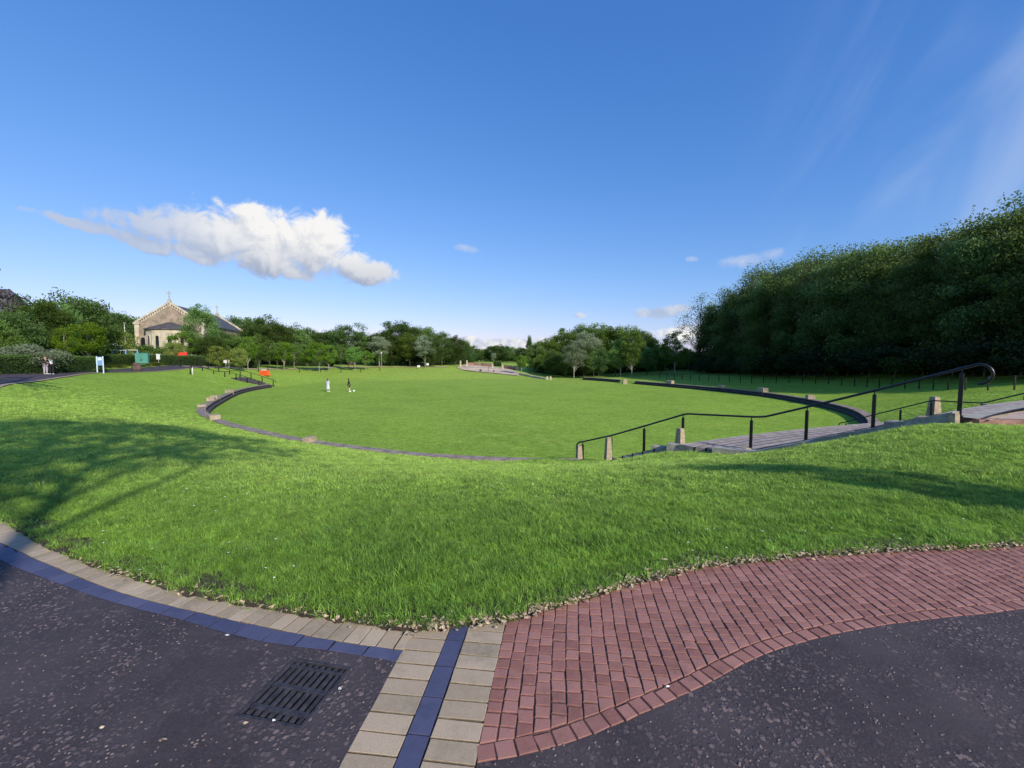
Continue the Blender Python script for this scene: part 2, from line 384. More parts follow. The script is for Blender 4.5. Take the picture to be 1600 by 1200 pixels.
def gz(x, y): return float(terrain([x], [y])[0])

# ground sheet
svals = np.concatenate([np.array([-30, -26, -22, -18, -15, -12, -9, -6.5, -4.5, -3, -2, -1, -.4, 0, .22, .5, .8, 1.1, 1.5]), np.arange(2, 34, .4), np.arange(34, 60, 1.5), np.array([62, 66, 72, 80, 90, 105, 130, 180, 300, 600, 1200, 3000])])
NTH = 1080
ths = np.linspace(-math.pi, math.pi, NTH+1)[:-1]
G = np.zeros((len(svals), NTH, 3))
for i, s in enumerate(svals):
    r = np.maximum(rF(ths)+s, 0.02*(i+1)*8)
    x = C0[0]+r*np.sin(ths); y = C0[1]-r*np.cos(ths)
    if s < 0: z = np.full(NTH, FLOOR)
    elif s <= .22: z = np.where(walled(ths), FLOOR, bank(x, y) if s > 0 else FLOOR)
    else: z = bank(x, y)
    sel = s > -.5
    if sel:
        z2 = terrain(x, y)
        adj = inpoly(x, y, STP) | inpoly(x, y, PLAT) | inpoly(x, y, PAVED)
        z = np.where(adj, np.minimum(z2, z) if False else z2, z)
    G[i, :, 0] = x; G[i, :, 1] = y; G[i, :, 2] = z
nr_, nc = len(svals), NTH
idx = np.arange(nr_*nc).reshape(nr_, nc)
F = np.stack([idx[:-1, :], np.roll(idx, -1, 1)[:-1, :], np.roll(idx, -1, 1)[1:, :], idx[1:, :]], -1).reshape(-1, 4)
V = G.reshape(-1, 3)
V = np.vstack([V, [[C0[0], C0[1], FLOOR]]])
me = npmesh('grass_ground', V, F[:, ::-1])
g = link('grass_ground', me, 'grass_sheet', smooth=True)
bmx = bmesh.new(); bmx.from_mesh(me); bmx.verts.ensure_lookup_table()
ce = bmx.verts[len(V)-1]
for j in range(nc): bmx.faces.new((bmx.verts[idx[0, (j+1) % nc]], bmx.verts[idx[0, j]], ce)).smooth = True
bmesh.ops.recalc_face_normals(bmx, faces=bmx.faces); bmx.to_mesh(me); bmx.free()
if me.polygons[0].normal.z < 0: me.flip_normals()
tag(g, kind='structure')
# ================= foreground paving =================
def poly_at(P, n=10): return catmull(P, n)
out_e = [gp(*q) for q in ((-260, 700), (-60, 785), (0, 806), (74, 852), (184, 894), (306, 929), (437, 951), (564, 972), (647, 983))]
mid_e = [gp(*q) for q in ((-260, 745), (-60, 815), (0, 848), (83, 885), (188, 926), (302, 955), (429, 983), (534, 1003), (630, 1016))]
inn_e = [gp(*q) for q in ((-260, 762), (-60, 835), (0, 874), (66, 902), (175, 940), (284, 968), (394, 999), (525, 1018), (621, 1034))]
oe, mi, ie = catmull(out_e, 12), catmull(mid_e, 12), catmull(inn_e, 12)
s0 = np.array(gp(719.5, 976)); s1 = np.array(gp(634.5, 1200)); sd = (s1-s0)/np.linalg.norm(s1-s0); sn = np.array([sd[1], -sd[0]])   # sn points left (-x)
if sn[0] > 0: sn = -sn
s0 = s0 - sd*0.06
def strip(u, v): return s0+sd*u+sn*v      # v>0 left
low = [gp(*q) for q in ((745, 1192), (830, 1176), (930, 1145), (1080, 1080), (1200, 1020), (1330, 985), (1460, 966), (1600, 950))]+[(5.0, 3.05), (7.5, 3.7), (11, 5.4)]
lo = catmull(low, 10)
def sett(mb, quad, z, jit, lv, ch=0.006, dep=0.05):
    """a block with chamfered, slightly uneven edges; quad counter-clockwise"""
    q = [np.array(p)+rng.normal(0, jit, 2) for p in quad]; c = sum(q)/4
    dz = rng.normal(0, jit*0.35); vs = []
    for p in q: vs.append((*p, z-dep))
    for p in q: vs.append((*p, z-ch+dz))
    for p in q:
        d = c-p; d = d/max(np.linalg.norm(d), 1e-6)
        vs.append((*(p+d*ch*1.5), z+dz+rng.normal(0, jit*.12)))
    cen = (*c, z+dz+jit*.25)
    vs.append(cen)
    fs = [(0, 1, 5, 4), (1, 2, 6, 5), (2, 3, 7, 6), (3, 0, 4, 7), (4, 5, 9, 8), (5, 6, 10, 9), (6, 7, 11, 10), (7, 4, 8, 11), (8, 9, 12), (9, 10, 12), (10, 11, 12), (11, 8, 12)]
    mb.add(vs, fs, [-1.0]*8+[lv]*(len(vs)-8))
def along(P, d):
    L = np.concatenate([[0], np.cumsum(np.linalg.norm(np.diff(P, axis=0), axis=1))]); return L
def at_len(P, L, l): return np.array([np.interp(l, L, P[:, 0]), np.interp(l, L, P[:, 1])])
def nearest(P, p): return P[np.argmin(((P-p)**2).sum(1))]
def dense(P, n=1500):
    L = along(P, 0); ls = np.linspace(0, L[-1], n); return np.stack([np.interp(ls, L, P[:, 0]), np.interp(ls, L, P[:, 1])], 1)
oeD, miD, ieD, loD = dense(oe), dense(mi), dense(ie), dense(lo, 4000)
# beige blocks, laid side by side round the curve
bb = MB(); L = along(mi, 0); l = 0.0
while l < L[-1]-0.02:
    w = 0.102; a = at_len(mi, L, l+.003); b = at_len(mi, L, min(l+w-.0042, L[-1]))
    t = (b-a)/np.linalg.norm(b-a); nn = np.array([-t[1], t[0]])
    dd = np.linalg.norm(nearest(oeD, (a+b)/2)-(a+b)/2)
    dd = max(dd, .2)+.03
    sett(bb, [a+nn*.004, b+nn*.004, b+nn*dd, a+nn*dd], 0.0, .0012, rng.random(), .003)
    l += w
# beige blocks of the cross strip, both sides
for side in (1, -1):
    u = 0.0 if side < 0 else 0.0
    while u < 3.2:
        v0, v1 = (.052, .262) if side > 0 else (-.052, -.262)
        q = [strip(u+.0045, v0), strip(u+.0045, v1), strip(u+.099, v1), strip(u+.099, v0)]
        if side > 0: q = q[::-1]
        q = q[::-1] if np.cross(q[1]-q[0], q[2]-q[1]) < 0 else q
        sett(bb, q, 0.0, .0012, rng.random(), .003); u += .103
o = bb.build('beige_block_kerb', 'beige_block'); tag(o, kind='structure')
bl = MB(); l = 0.0; L = along(ie, 0)
while l < L[-1]-.03:
    w = .205; a = at_len(ie, L, l+.0035); b = at_len(ie, L, min(l+w-.0035, L[-1])); 
    c = nearest(miD, b); d = nearest(miD, a)
    t = (b-a)/np.linalg.norm(b-a); nn = np.array([-t[1], t[0]])
    h = .5*(np.linalg.norm(c-b)+np.linalg.norm(d-a))-.002
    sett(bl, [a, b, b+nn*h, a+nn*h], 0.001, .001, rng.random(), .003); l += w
u = 0.0
while u < 3.2:
    q = [strip(u+.002, .048), strip(u+.002, -.048), strip(u+.203, -.048), strip(u+.203, .048)]
    q = q[::-1] if np.cross(q[1]-q[0], q[2]-q[1]) < 0 else q
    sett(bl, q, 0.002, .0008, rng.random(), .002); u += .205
o = bl.build('blue_block_kerb', 'blue_block'); tag(o, kind='structure')
# red setts
rs = MB()
GEi = np.array(GE[5:]); 
def gey(x): return np.interp(x, GEi[:, 0], GEi[:, 1])
def loy(x): return np.interp(x, loD[:, 0], loD[:, 1])
L = along(lo, 0); l = 0.0
while l < L[-1]:
    w = rng.uniform(.07, .095); a = at_len(lo, L, l+.0022); b = at_len(lo, L, min(l+w-.0022, L[-1]))
    t = (b-a)/max(np.linalg.norm(b-a), 1e-6); nn = np.array([-t[1], t[0]]); h = rng.uniform(.074, .084)
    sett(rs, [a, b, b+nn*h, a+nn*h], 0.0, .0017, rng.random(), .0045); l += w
bandD = loD+np.array([0, .0]); 
def above(p):    # distance above the border row
    q = loD[np.argmin(((loD-p)**2).sum(1))]; d = np.linalg.norm(p-q)
    return d if p[1] > loy(p[0]) else -d
def cut(v):      # where a course at offset v meets the border row
    us = np.linspace(-3.6, 2.2, 900)
    for u in us:
        p = strip(u, v)
        if above(p) < .083: return u
    return 2.2
W_ = .0725; NCOL = 150
def wav(u, i): return .012*math.sin(u*3+i*.13)+.0016*math.sin(u*17+i*1.7)
for i in range(NCOL):
    v = -.268-W_*(i+.5); wv = W_/2-.0014
    if strip(-2.0, v)[0] > 11: break
    c0_, cl_, cr_ = cut(v), cut(v+wv), cut(v-wv)
    u = c0_; first = True
    while u > -3.2:
        h = rng.uniform(.062, .082); cc = strip(u-h/2, v)
        if cc[1] > gey(cc[0])+.12: break
        o2, o1 = wav(u, i), wav(u-h, i)
        ul, ur = (cl_, cr_) if first else (u, u)
        q = [strip(u-h+.0015, v+o1+wv), strip(u-h+.0015, v+o1-wv), strip(ur-.002, v+o2-wv), strip(ul-.002, v+o2+wv)]
        q = q[::-1] if np.cross(q[1]-q[0], q[2]-q[1]) < 0 else q
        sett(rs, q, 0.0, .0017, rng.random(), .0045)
        u -= h; first = False
o = rs.build('red_sett_paving', 'red_sett', smooth=False); tag(o, kind='structure')
# joint bed
def flat(name, poly, z, mat, holes=(), extra=None):
    pts = []; edges = []
    for P in [poly]+list(holes):
        b = len(pts); pts += [Vector((float(p[0]), float(p[1]))) for p in P]; edges += [(b+i, b+(i+1) % len(P)) for i in range(len(P))]
    v, e, f, *_ = delaunay_2d_cdt(pts, edges, [], 0, 1e-6)
    fc = []
    for t in f:
        cx = sum(v[i][0] for i in t)/len(t); cy = sum(v[i][1] for i in t)/len(t)
        if inpoly([cx], [cy], [tuple(p) for p in poly])[0] and not any(inpoly([cx], [cy], [tuple(p) for p in h])[0] for h in holes): fc.append(tuple(t))
    me = bpy.data.meshes.new(name); me.from_pydata([(p[0], p[1], z) for p in v], [], fc)
    if len(me.polygons) and me.polygons[0].normal.z < 0: me.flip_normals()
    return tag(link(name, me, mat), kind='structure')
GR = [np.array(gp(*q)) for q in ((366, 1118), (486, 1142), (549, 1064), (447, 1041))]
ga = GR[0]; gx = (GR[1]-ga); gw = .34; gx = gx/np.linalg.norm(gx); gyv = np.array([-gx[1], gx[0]]); gl = .385
GRP = [ga, ga+gx*gw, ga+gx*gw+gyv*gl, ga+gyv*gl]
stripL = [strip(u, .262) for u in np.linspace(0, 3.3, 8)]; stripR = [strip(u, -.264) for u in np.linspace(0, 3.3, 8)]
kerb_poly = [tuple(p) for p in ie]+[tuple(strip(.06, .262))]+[tuple(strip(-.3, .262))]+[tuple(p+np.array([0, .15])) for p in oe[::-1]]
left_poly = [tuple(p) for p in ie]+[tuple(p) for p in stripL[0:]]+[(-9, -1.4), (-9, ie[0][1])]
flat('path', left_poly, -.003, 'worn_asphalt', [GRP])
right_poly = [tuple(p) for p in stripR[::-1]]+[tuple(strip(.9, -.264))] if False else None
rp = [tuple(stripR[-1])]+[tuple(lo[0])]+[tuple(p) for p in lo[1:]]+[(14, 6), (14, -1.0)]
flat('path', rp, -.003, 'worn_asphalt')
flat('path', [(-9, -1.38), (-.9, -1.0), (14, -.98), (14, -9), (-9, -9)], -.005, 'worn_asphalt')
bed = [tuple(p) for p in ie]+[tuple(strip(3.3, .262)), tuple(strip(3.3, -.264))]+[tuple(p) for p in lo]+[(12, 7.8)]+[tuple(p+np.array([0, .06])) for p in np.array(GE[5:-1])[::-1]]
flat('paving_bed', bed, -.014, 'joint_sand')
flat('paving_bed', [tuple(strip(3.3, -.268))]+[tuple(p) for p in lo]+[(12, 7.8)]+[tuple(p+np.array([0, .06])) for p in np.array(GE[5:-1])[::-1] if p[0] > 0]+[tuple(strip(-.1, -.268))], -.0058, 'sett_joint')
# pink path of the upper platform and the long asphalt path round the left rim
def drape(name, inner, outer, mat, dz, nw=8, cat=None):
    n = len(inner); V = []; 
    for a, b in zip(inner, outer):
        for k in range(nw+1): V.append(a+(b-a)*k/nw)
    V = np.array(V); z = bank(V[:, 0], V[:, 1])+dz
    F = [(i*(nw+1)+k, i*(nw+1)+k+1, (i+1)*(nw+1)+k+1, (i+1)*(nw+1)+k) for i in range(n-1) for k in range(nw)]
    me = npmesh(name, np.column_stack([V, z]), F)
    if me.polygons[0].normal.z < 0: me.flip_normals()
    return tag(link(name, me, mat, smooth=True), kind='structure')
pin = catmull([(-50, 72), (-45, 61), (-42.6, 45), (-36.5, 35), (-30.6, 26), (-20.4, 16.2), (-13.2, 9.4), (-9.0, 5.6)][::-1], 16)
pt = np.gradient(pin, axis=0); pt /= np.linalg.norm(pt, axis=1)[:, None]; pn = np.stack([pt[:, 1], -pt[:, 0]], 1)
if pn[5][0] > 0: pn = -pn
drape('path', pin, pin+pn*3.4, 'worn_asphalt', .045)
drape('path', pin-pn*.25, pin, 'beige_block', .055, 2)
# a footpath from the rim towards the far plaza, seen as a pale line above the lawn
fp_ = catmull([(-46, 62), (-44, 74), (-42, 84), (-34, 93), (-22, 98), (-14.5, 97)], 14)
ft = np.gradient(fp_, axis=0); ft /= np.linalg.norm(ft, axis=1)[:, None]; fn = np.stack([-ft[:, 1], ft[:, 0]], 1)
drape('footpath', fp_, fp_+fn*1.6, 'pink_gravel', .05, 3)

# ---- gully grate
gt = empty('drain_grate', (float(GRP[0][0]), float(GRP[0][1]), 0), math.atan2(gx[1], gx[0]), label='black cast iron drain grate with two rows of slots sunk in the asphalt path', cat='drain grate')
b = MB(); fw = .018
b.box(0, gw, 0, fw, -.06, .0); b.box(0, gw, gl-fw, gl, -.06, .0); b.box(0, fw, fw+.0005, gl-fw-.0005, -.06, .0); b.box(gw-fw, gw, fw+.0005, gl-fw-.0005, -.06, .0)
b.build('frame', 'iron', gt, bevel=.003)
b = MB(); b.box(.0, gw, .0, .004, -.4, -.061); b.box(0, gw, gl-.004, gl, -.4, -.061); b.box(0, .004, .005, gl-.005, -.4, -.061); b.box(gw-.004, gw, .005, gl-.005, -.4, -.061); b.box(0, gw, 0, gl, -.42, -.401)
b.build('gully_pot', 'hedge_core', gt)
b = MB(); x0, x1, y0, y1 = fw+.007, gw-fw-.004, fw+.006, gl-fw-.006; zt = -.002
rows = [(y0, y0+.034), (y0+.062, y0+.166), (y0+.194, y0+.298), (y1-.022, y1)]
cross = [(y0+.034, y0+.062), (y0+.166, y0+.194), (y0+.298, y1-.022)]
for a_, c_ in cross: b.box(x0, x1, a_, c_, -.045, zt)
nb = 8
for i in range(nb):
    xx = x0+.010+(x1-x0-.020-.015)*i/(nb-1)
    for (a_, c_) in rows: b.box(xx, xx+.0185, a_+.0004, c_-.0004, -.04, zt-.0006)
b.build('grating', 'iron', gt, bevel=.0025)
tag(MB().add([( -0,0,0)]*0, []).build('unused', 'iron') if False else gt)
# ring pull and scraps lying by the grate
def scrap(name, px, py, label, mat, size, z=.004, ring=False, cat='litter', group=None):
    x, y = gp(px, py); b = MB()
    if ring:
        pts = [(x+size*math.cos(t), y+size*.75*math.sin(t), z+.002) for t in np.linspace(0, 2*math.pi, 17)]; b.tube(pts, size*.28, 6, False)
    else:
        a = rng.uniform(0, 6); n = 7
        pts = [(x+size*rng.uniform(.7, 1.1)*math.cos(a+k*2*math.pi/n)*(1.0), y+size*.55*rng.uniform(.7, 1.1)*math.sin(a+k*2*math.pi/n), z+rng.uniform(0, .006)) for k in range(n)]
        b.add(pts+[(x, y, z+.009)], [(k, (k+1) % n, n) for k in range(n)])
    return tag(b.build(name, mat, smooth=True), label, cat, group)
scrap('ring_pull', 531, 1077, 'small metal ring lying at the right edge of the drain grate', 'white_paint', .0065, .003, True)
scrap('stone_chip', 428, 1126, 'white chip of stone resting on the near bars of the drain grate', 'white_paint', .009, .0)
scrap('dry_leaf', 355, 994, 'small pale leaf on the asphalt just below the blue kerb blocks', 'petal', .016, cat='leaf')
scrap('dry_leaf', 257, 1157, 'pale leaf scrap on the asphalt left of the drain grate, nearest the camera', 'dry_leaf', .014, cat='leaf')
scrap('dry_leaf', 160, 1138, 'dry leaf scrap on the asphalt at the far left of the drain grate', 'dry_leaf', .013, cat='leaf')
scrap('dry_leaf', 384, 1131, 'pale dry leaf scrap touching the near left edge of the drain grate', 'dry_leaf', .014, cat='leaf')
scrap('twig_scrap', 1043, 1074, 'light fragment lying on the red setts near their curved border', 'petal', .013, cat='leaf')
scrap('dry_leaf', 1038, 884, 'large pale leaf lying in the grass above the red setts', 'dry_leaf', .03, .05, cat='leaf')

# ================= seating walls round the bowl =================
def ring(name, th0, th1, prof, mat, n, label, cat='wall', parent=None, caps=True):
    tt = np.linspace(th0, th1, n); V = []; m = len(prof)
    for t in tt:
        for s, z in prof: x, y = on(t, s); V.append((x, y, z))
    Fq = [(i*m+k, i*m+(k+1) % m, (i+1)*m+(k+1) % m, (i+1)*m+k) for i in range(n-1) for k in range(m)]
    me = bpy.data.meshes.new(name)
    cap = [tuple(range(m-1, -1, -1)), tuple((n-1)*m+k for k in range(m))] if caps else []
    me.from_pydata(V, [], Fq+cap)
    bmm = bmesh.new(); bmm.from_mesh(me); bmesh.ops.recalc_face_normals(bmm, faces=bmm.faces); bmm.to_mesh(me); bmm.free()
    o = link(name, me, mat, parent)
    if label: tag(o, label, cat)
    return o
plain('grey_step', (0.075, 0.066, 0.07), 0.85, 0.3, 3.0, bump=0.5, bscale=20)
def seatwall(name, th0, th1, label, n, top=WTOP):
    x, y = on((th0+th1)/2, 0); e = empty(name, (0, 0, 0), label=label, cat='seating wall')
    h1 = FLOOR+.24
    ring('riser', th0, th1, [(0.0, FLOOR-.15), (0.0, h1-.05), (.24, h1-.05), (.24, top-.05), (.78, top-.05), (1.0, FLOOR-.15)], 'dark_brick', n, None, parent=e)
    ring('lower_seat', th0, th1, [(-.02, h1-.049), (-.02, h1), (.238, h1), (.238, h1-.049)], 'grey_step', n, None, parent=e)
    # three rings of pavers for the coping
    for k in range(3):
        s = .22+k*.19
        ring('coping', th0, th1, [(s, top-.049), (s, top), (s+.178, top), (s+.178, top-.049)], 'seat_paver', n, None, parent=e)
    return e
seatwall('seating_wall', TG, TA, 'long curved seating wall of dark brick and grey pavers around the left of the lawn', 170)
TM = th_of(*on(th_of(24.0, 58), 0))
tg1 = th_of(*dp(986, 67.0)); tg2 = th_of(*dp(968, 71))
seatwall('seating_wall', TB, tg1, 'curved dark seating wall along the right side of the lawn', 90)
seatwall('seating_wall', tg2, TC, 'short low dark seating wall at the far right end of the lawn beyond a gap', 30)
def pillar(x, y, zb, h, w0, d0, w1, d1, rz, label, name='sandstone_pillar', group=None, cat='pillar', mat='sandstone'):
    b = MB(); b.frus(0, 0, -.25, h-.02, w0, d0, w1, d1); b.frus(0, 0, h-.0199, h, w1, d1, w1*.86, d1*.86)
    o = b.build(name, mat, bevel=.012); o.location = (x, y, zb); o.rotation_euler.z = rz
    return tag(o, label, cat, group)
def wallblock(px, py, th=None, label='', w=.8, h=.28, s=.6, top=WTOP):
    x, y = gp(px, py, top+h/2); th = th_of(x, y); x, y = on(th, s)
    pillar(x, y, top, h, w, .62, w*.96, .58, th, label, 'sandstone_block', cat='stone block')
wallblock(336, 651, label='beige sandstone block where the seating wall turns nearest the camera at its left bend', w=.75, h=.28)
wallblock(320, 633, label='beige sandstone block capping the seating wall at its leftmost bend', w=.7, h=.15)
wallblock(346, 620, label='large beige sandstone block on the left seating wall beyond the bend', w=.8, h=.3)
wallblock(338, 623, label='small beige sandstone block just before a larger one on the left seating wall', w=.6, h=.3)
wallblock(382, 611, label='beige sandstone block on the left seating wall nearest the far stairs', w=.6, h=.28)
wallblock(480, 687, label='weathered beige block alone on the near stretch of seating wall', w=.34, h=.22)
wallblock(1043, 597, label='pale block on the far end of the right seating wall', w=1.0, h=.42)
wallblock(1121, 604, label='pale block on the right seating wall between the far block and the wider one', w=.7, h=.3)
wallblock(1162, 609, label='wide pale block on the right seating wall in front of the fence', w=1.2, h=.45)
wallblock(1213, 619, label='narrow pale block on the right seating wall left of the near handrail', w=.6, h=.35)
x, y = dp(977, 68); pillar(x, y, FLOOR, .75, .7, .6, .6, .5, 0, 'pale stone block ending the wall at the gap in the right seating walls', 'sandstone_block', cat='stone block')

# ================= broad stairs and their rails =================
st = empty('broad_stairs', (0, 0, 0), label='broad curved flight of grey and pink steps leading down to the lawn', cat='stairs')
NW = 26
def tread(t0, t1, z, zlow, name, mat, inset0=0.0):
    V = []; ws = np.linspace(0, 1, NW)
    for w in ws:
        a = SP_(t0, w); b_ = SP_(t1, w); V += [(a[0], a[1], zlow), (a[0], a[1], z), (b_[0], b_[1], z), (b_[0], b_[1], zlow)]
    Fq = [(i*4+k, i*4+(k+1) % 4, (i+1)*4+(k+1) % 4, (i+1)*4+k) for i in range(NW-1) for k in range(4)]+[(3, 2, 1, 0), tuple((NW-1)*4+k for k in range(4))]
    me = bpy.data.meshes.new(name); me.from_pydata(V, [], Fq)
    bmm = bmesh.new(); bmm.from_mesh(me); bmesh.ops.recalc_face_normals(bmm, faces=bmm.faces); bmm.to_mesh(me); bmm.free()
    return link(name, me, mat, st)
def flight(t0, t1, z0, z1, n):
    dt = (t1-t0)/n
    for i in range(n):
        z = z0+(z1-z0)*(i+1)/n; a = t0+dt*i; b_ = a+dt
        tread(a+dt*.14, b_-.001*(i == n-1), z, z-.35, 'tread', 'step_paver')
        tread(a, a+dt*.139, z+.002, z-.20, 'nosing', 'grey_stone' if i == n-1 else 'riser_dark')
plain('riser_dark', (0.035, 0.028, 0.035), 0.8, 0.3, 4.0)
flight(0, .39, FLOOR, -1.37, 10); [(tread(.3905+.0378*i+.0075, .3905+.0378*(i+1), -1.372+.012*i, -1.8, 'landing', 'step_paver'), tread(.3905+.0378*i, .3905+.0378*i+.0074, -1.378+.012*i, -1.8, 'nosing', 'riser_dark')) for i in range(5)]; flight(.58, 1.0, -1.37, .26, 11)
def stringer(P, zf, w, name, mat='grey_stone', up=.05):
    V = []; n = 40
    for i in range(n):
        t = i/(n-1); p = P(t); q = P(min(1, t+.01))-P(max(0, t-.01)); q = q/np.linalg.norm(q); nn = np.array([-q[1], q[0]])
        z = zf(t)+up
        for s, zz in ((0, z-.6), (0, z), (w, z), (w, z-.6)): V.append((p[0]+nn[0]*s, p[1]+nn[1]*s, zz))
    Fq = [(i*4+k, i*4+(k+1) % 4, (i+1)*4+(k+1) % 4, (i+1)*4+k) for i in range(n-1) for k in range(4)]+[(3, 2, 1, 0), tuple((n-1)*4+k for k in range(4))]
    me = bpy.data.meshes.new(name); me.from_pydata(V, [], Fq)
    bmm = bmesh.new(); bmm.from_mesh(me); bmesh.ops.recalc_face_normals(bmm, faces=bmm.faces); bmm.to_mesh(me); bmm.free()
    return link(name, me, mat, st)
stringer(lambda t: Lp(.46+t*.54), lambda t: stairz(.46+t*.54), -.36, 'side_kerb', up=.13)
stringer(lambda t: Rp(t), lambda t: stairz(t), .36, 'side_kerb', up=.13)
# platform
pl_in = [SP_(1, w) for w in np.linspace(0, 1, 30)]
d = []
def band(name, off0, off1, z, mat, kind='structure'):
    A = []; 
    for w in np.linspace(0, 1, 30):
        p = SP_(1, w); q = SP_(.98, w); n_ = (p-q)/np.linalg.norm(p-q); A.append((p+n_*off0, p+n_*off1))
    V = []; 
    for a, b_ in A: V += [(a[0], a[1], z), (b_[0], b_[1], z)]
    me = bpy.data.meshes.new(name); me.from_pydata(V, [], [(2*i, 2*i+1, 2*i+3, 2*i+2) for i in range(29)])
    if me.polygons[0].normal.z < 0: me.flip_normals()
    return tag(link(name, me, mat), kind=kind)
band('platform_edge', 0.002, .30, .262, 'grey_stone'); band('platform_edge', .30, .37, .2615, 'riser_dark')
plf = [tuple(SP_(1, w)+np.array([.16, -.48])) for w in np.linspace(0, 1, 20)]+[(34, 12), (36, 4), (24, 5), (17, 6.4), (13.0, 8.1), (11.6, 8.85), (10.6, 9.0), (9.95, 9.1)]
flat('platform_paving', plf, .256, 'pink_gravel')
plain('plaza_kerb', (0.30, 0.17, 0.13), 0.9, 0.3, 6.0, bump=.4)
plk = MB()
E_ = catmull([(9.8, 9.05), (10.6, 8.92), (11.6, 8.75), (13, 8.0), (17, 6.3), (24, 4.9)], 8)
for i in range(len(E_)-1):
    a, b_ = E_[i], E_[i+1]; t = (b_-a)/np.linalg.norm(b_-a); nn = np.array([-t[1], t[0]])*.18
    plk.add([(*(a), .02), (*(b_), .02), (*(b_+nn), .02), (*(a+nn), .02), (*(a), .25), (*(b_), .25), (*(b_+nn), .263), (*(a+nn), .263)], [(0, 1, 5, 4), (1, 2, 6, 5), (2, 3, 7, 6), (3, 0, 4, 7), (4, 5, 6, 7)])
tag(plk.build('platform_kerb', 'plaza_kerb'), kind='structure')

def rail(name, pts, hook0, hook1, posts, label, r=.026, pw=.07, grp=None, extra=None):
    """pts: rail points, posts: (x,y,zbase,ztop)"""
    e = empty(name, (float(pts[0][0]), float(pts[0][1]), float(posts[0][2])), label=label, cat='handrail', group=grp)
    off = Vector(e.location)
    P = [Vector(p)-off for p in pts]
    # soften the corners
    Q = [P[0]]
    for i in range(1, len(P)-1):
        a = (P[i-1]-P[i]).normalized()*min(.12, (P[i-1]-P[i]).length*.4); b_ = (P[i+1]-P[i]).normalized()*min(.12, (P[i+1]-P[i]).length*.4)
        for t in (0, .33, .67, 1): Q.append((P[i]+a)*(1-t)**2+P[i]*2*t*(1-t)+(P[i]+b_)*t*t)
    Q.append(P[-1])
    def hook(end, prev, rad_, sweep):
        d_ = (end-prev); d_.z = 0; d_.normalize(); c = end+Vector((0, 0, -rad_)); out = []
        for k in range(1, 13):
            t = math.pi*sweep*k/12; out.append(c+d_*math.sin(t)*rad_+Vector((0, 0, math.cos(t)*rad_)))
        return out
    if hook0: Q = hook(Q[0], Q[1], *hook0)[::-1]+Q
    if hook1: Q = Q+hook(Q[-1], Q[-2], *hook1)
    MB().tube(Q, r, 12).build('rail', 'black_paint', e, smooth=True)
    for x, y, zb, zt in posts:
        dirv = Vector((pts[-1][0]-pts[0][0], pts[-1][1]-pts[0][1])); a = math.atan2(dirv.y, dirv.x)
        b = MB(); lx, ly = x-off.x, y-off.y
        b.frus(lx, ly, zb-off.z-.1, zt-off.z-.115, pw, pw*.85, pw, pw*.85, a)
        b.frus(lx, ly, zt-off.z-.1149, zt-off.z-.085, pw, pw*.85, pw*.35, pw*.35, a)
        b.frus(lx, ly, zt-off.z-.0849, zt-off.z-.012, pw*.3, pw*.3, pw*.3, pw*.3, a)
        b.frus(lx, ly, zb-off.z-.09, zb-off.z+.035, pw*1.7, pw*1.5, pw*1.6, pw*1.4, a)
        b.build('post', 'black_paint', e, bevel=.004)
    return e
def rp_(px, d, py): x, y = dp(px, d, py); return (x, y, zp(py, d))
# near handrail, from the lawn up to the platform
NR = [rp_(909, 17.6, 690.5), rp_(957, 16.8, 680), rp_(1009, 15.8, 665), rp_(1072, 14.8, 646.5), rp_(1178, 13.4, 651.5), rp_(1196, 13.2, 651), rp_(1265, 12.3, 635), rp_(1370, 11.0, 609.5), rp_(1505, 9.4, 575), rp_(1530, 9.2, 569)]
base = {912: FLOOR, 957: -2.4, 1009: -1.98, 1070: -1.38, 1178: -1.36, 1265: -.9, 1370: -.37, 1505: .26}
ps = []
for px, d_, zt in ((912, 17.5, None), (957, 16.8, None), (1009, 15.8, None), (1070, 14.85, None), (1178, 13.4, None), (1265, 12.3, None), (1370, 11.0, None), (1505, 9.4, None)):
    x, y = dp(px, d_); ztop = np.interp(px, [800+680*q[0]/q[1] for q in NR], [q[2] for q in NR]); ps.append((x, y, base[px], float(ztop)))
rail('handrail', NR, (.24, .85), (.21, 1.0), ps, 'long black metal handrail beside the broad stairs, nearest the camera, with a hooked top end', .031, .075)
pp = [(908, 17.65, FLOOR, .86, 'short tapered sandstone pillar at the foot of the near handrail'), (954, 16.95, -2.5, .92, 'taller tapered sandstone pillar second from the foot of the near handrail')]
for px, d_, zb, h, lb in pp: x, y = dp(px-1.5, d_-.25); pillar(x, y, zb, h, .29, .26, .17, .18, .25, lb)
x, y = dp(1066, 14.7); pillar(x, y, -1.5, .62, .26, .3, .17, .2, .4, 'small tapered sandstone pillar in front of the near handrail by the stair landing')
x, y = dp(1170, 13.2); pillar(x, y, -1.45, .22, .30, .3, .24, .25, .4, 'low sandstone stub at the foot of a near handrail post by the landing', 'sandstone_block', cat='stone block')
x, y = dp(1035, 15.1); pillar(x, y, -1.75, .18, .6, .3, .56, .28, 2.5, 'low stone coping block stepping down beside the foot of the stairs, lower one', 'sandstone_block', cat='stone block', mat='grey_stone')
x, y = dp(1060, 14.6); pillar(x, y, -1.55, .16, .6, .3, .56, .28, 2.5, 'low stone coping block stepping down beside the stairs, upper one', 'sandstone_block', cat='stone block', mat='grey_stone')
x, y = dp(1425, 10.1); pillar(x, y, -.22, .26, .85, .38, .8, .34, 2.2, 'square grey stone block in the grass beside the upper stairs', 'stone_block', cat='stone block', mat='grey_stone')
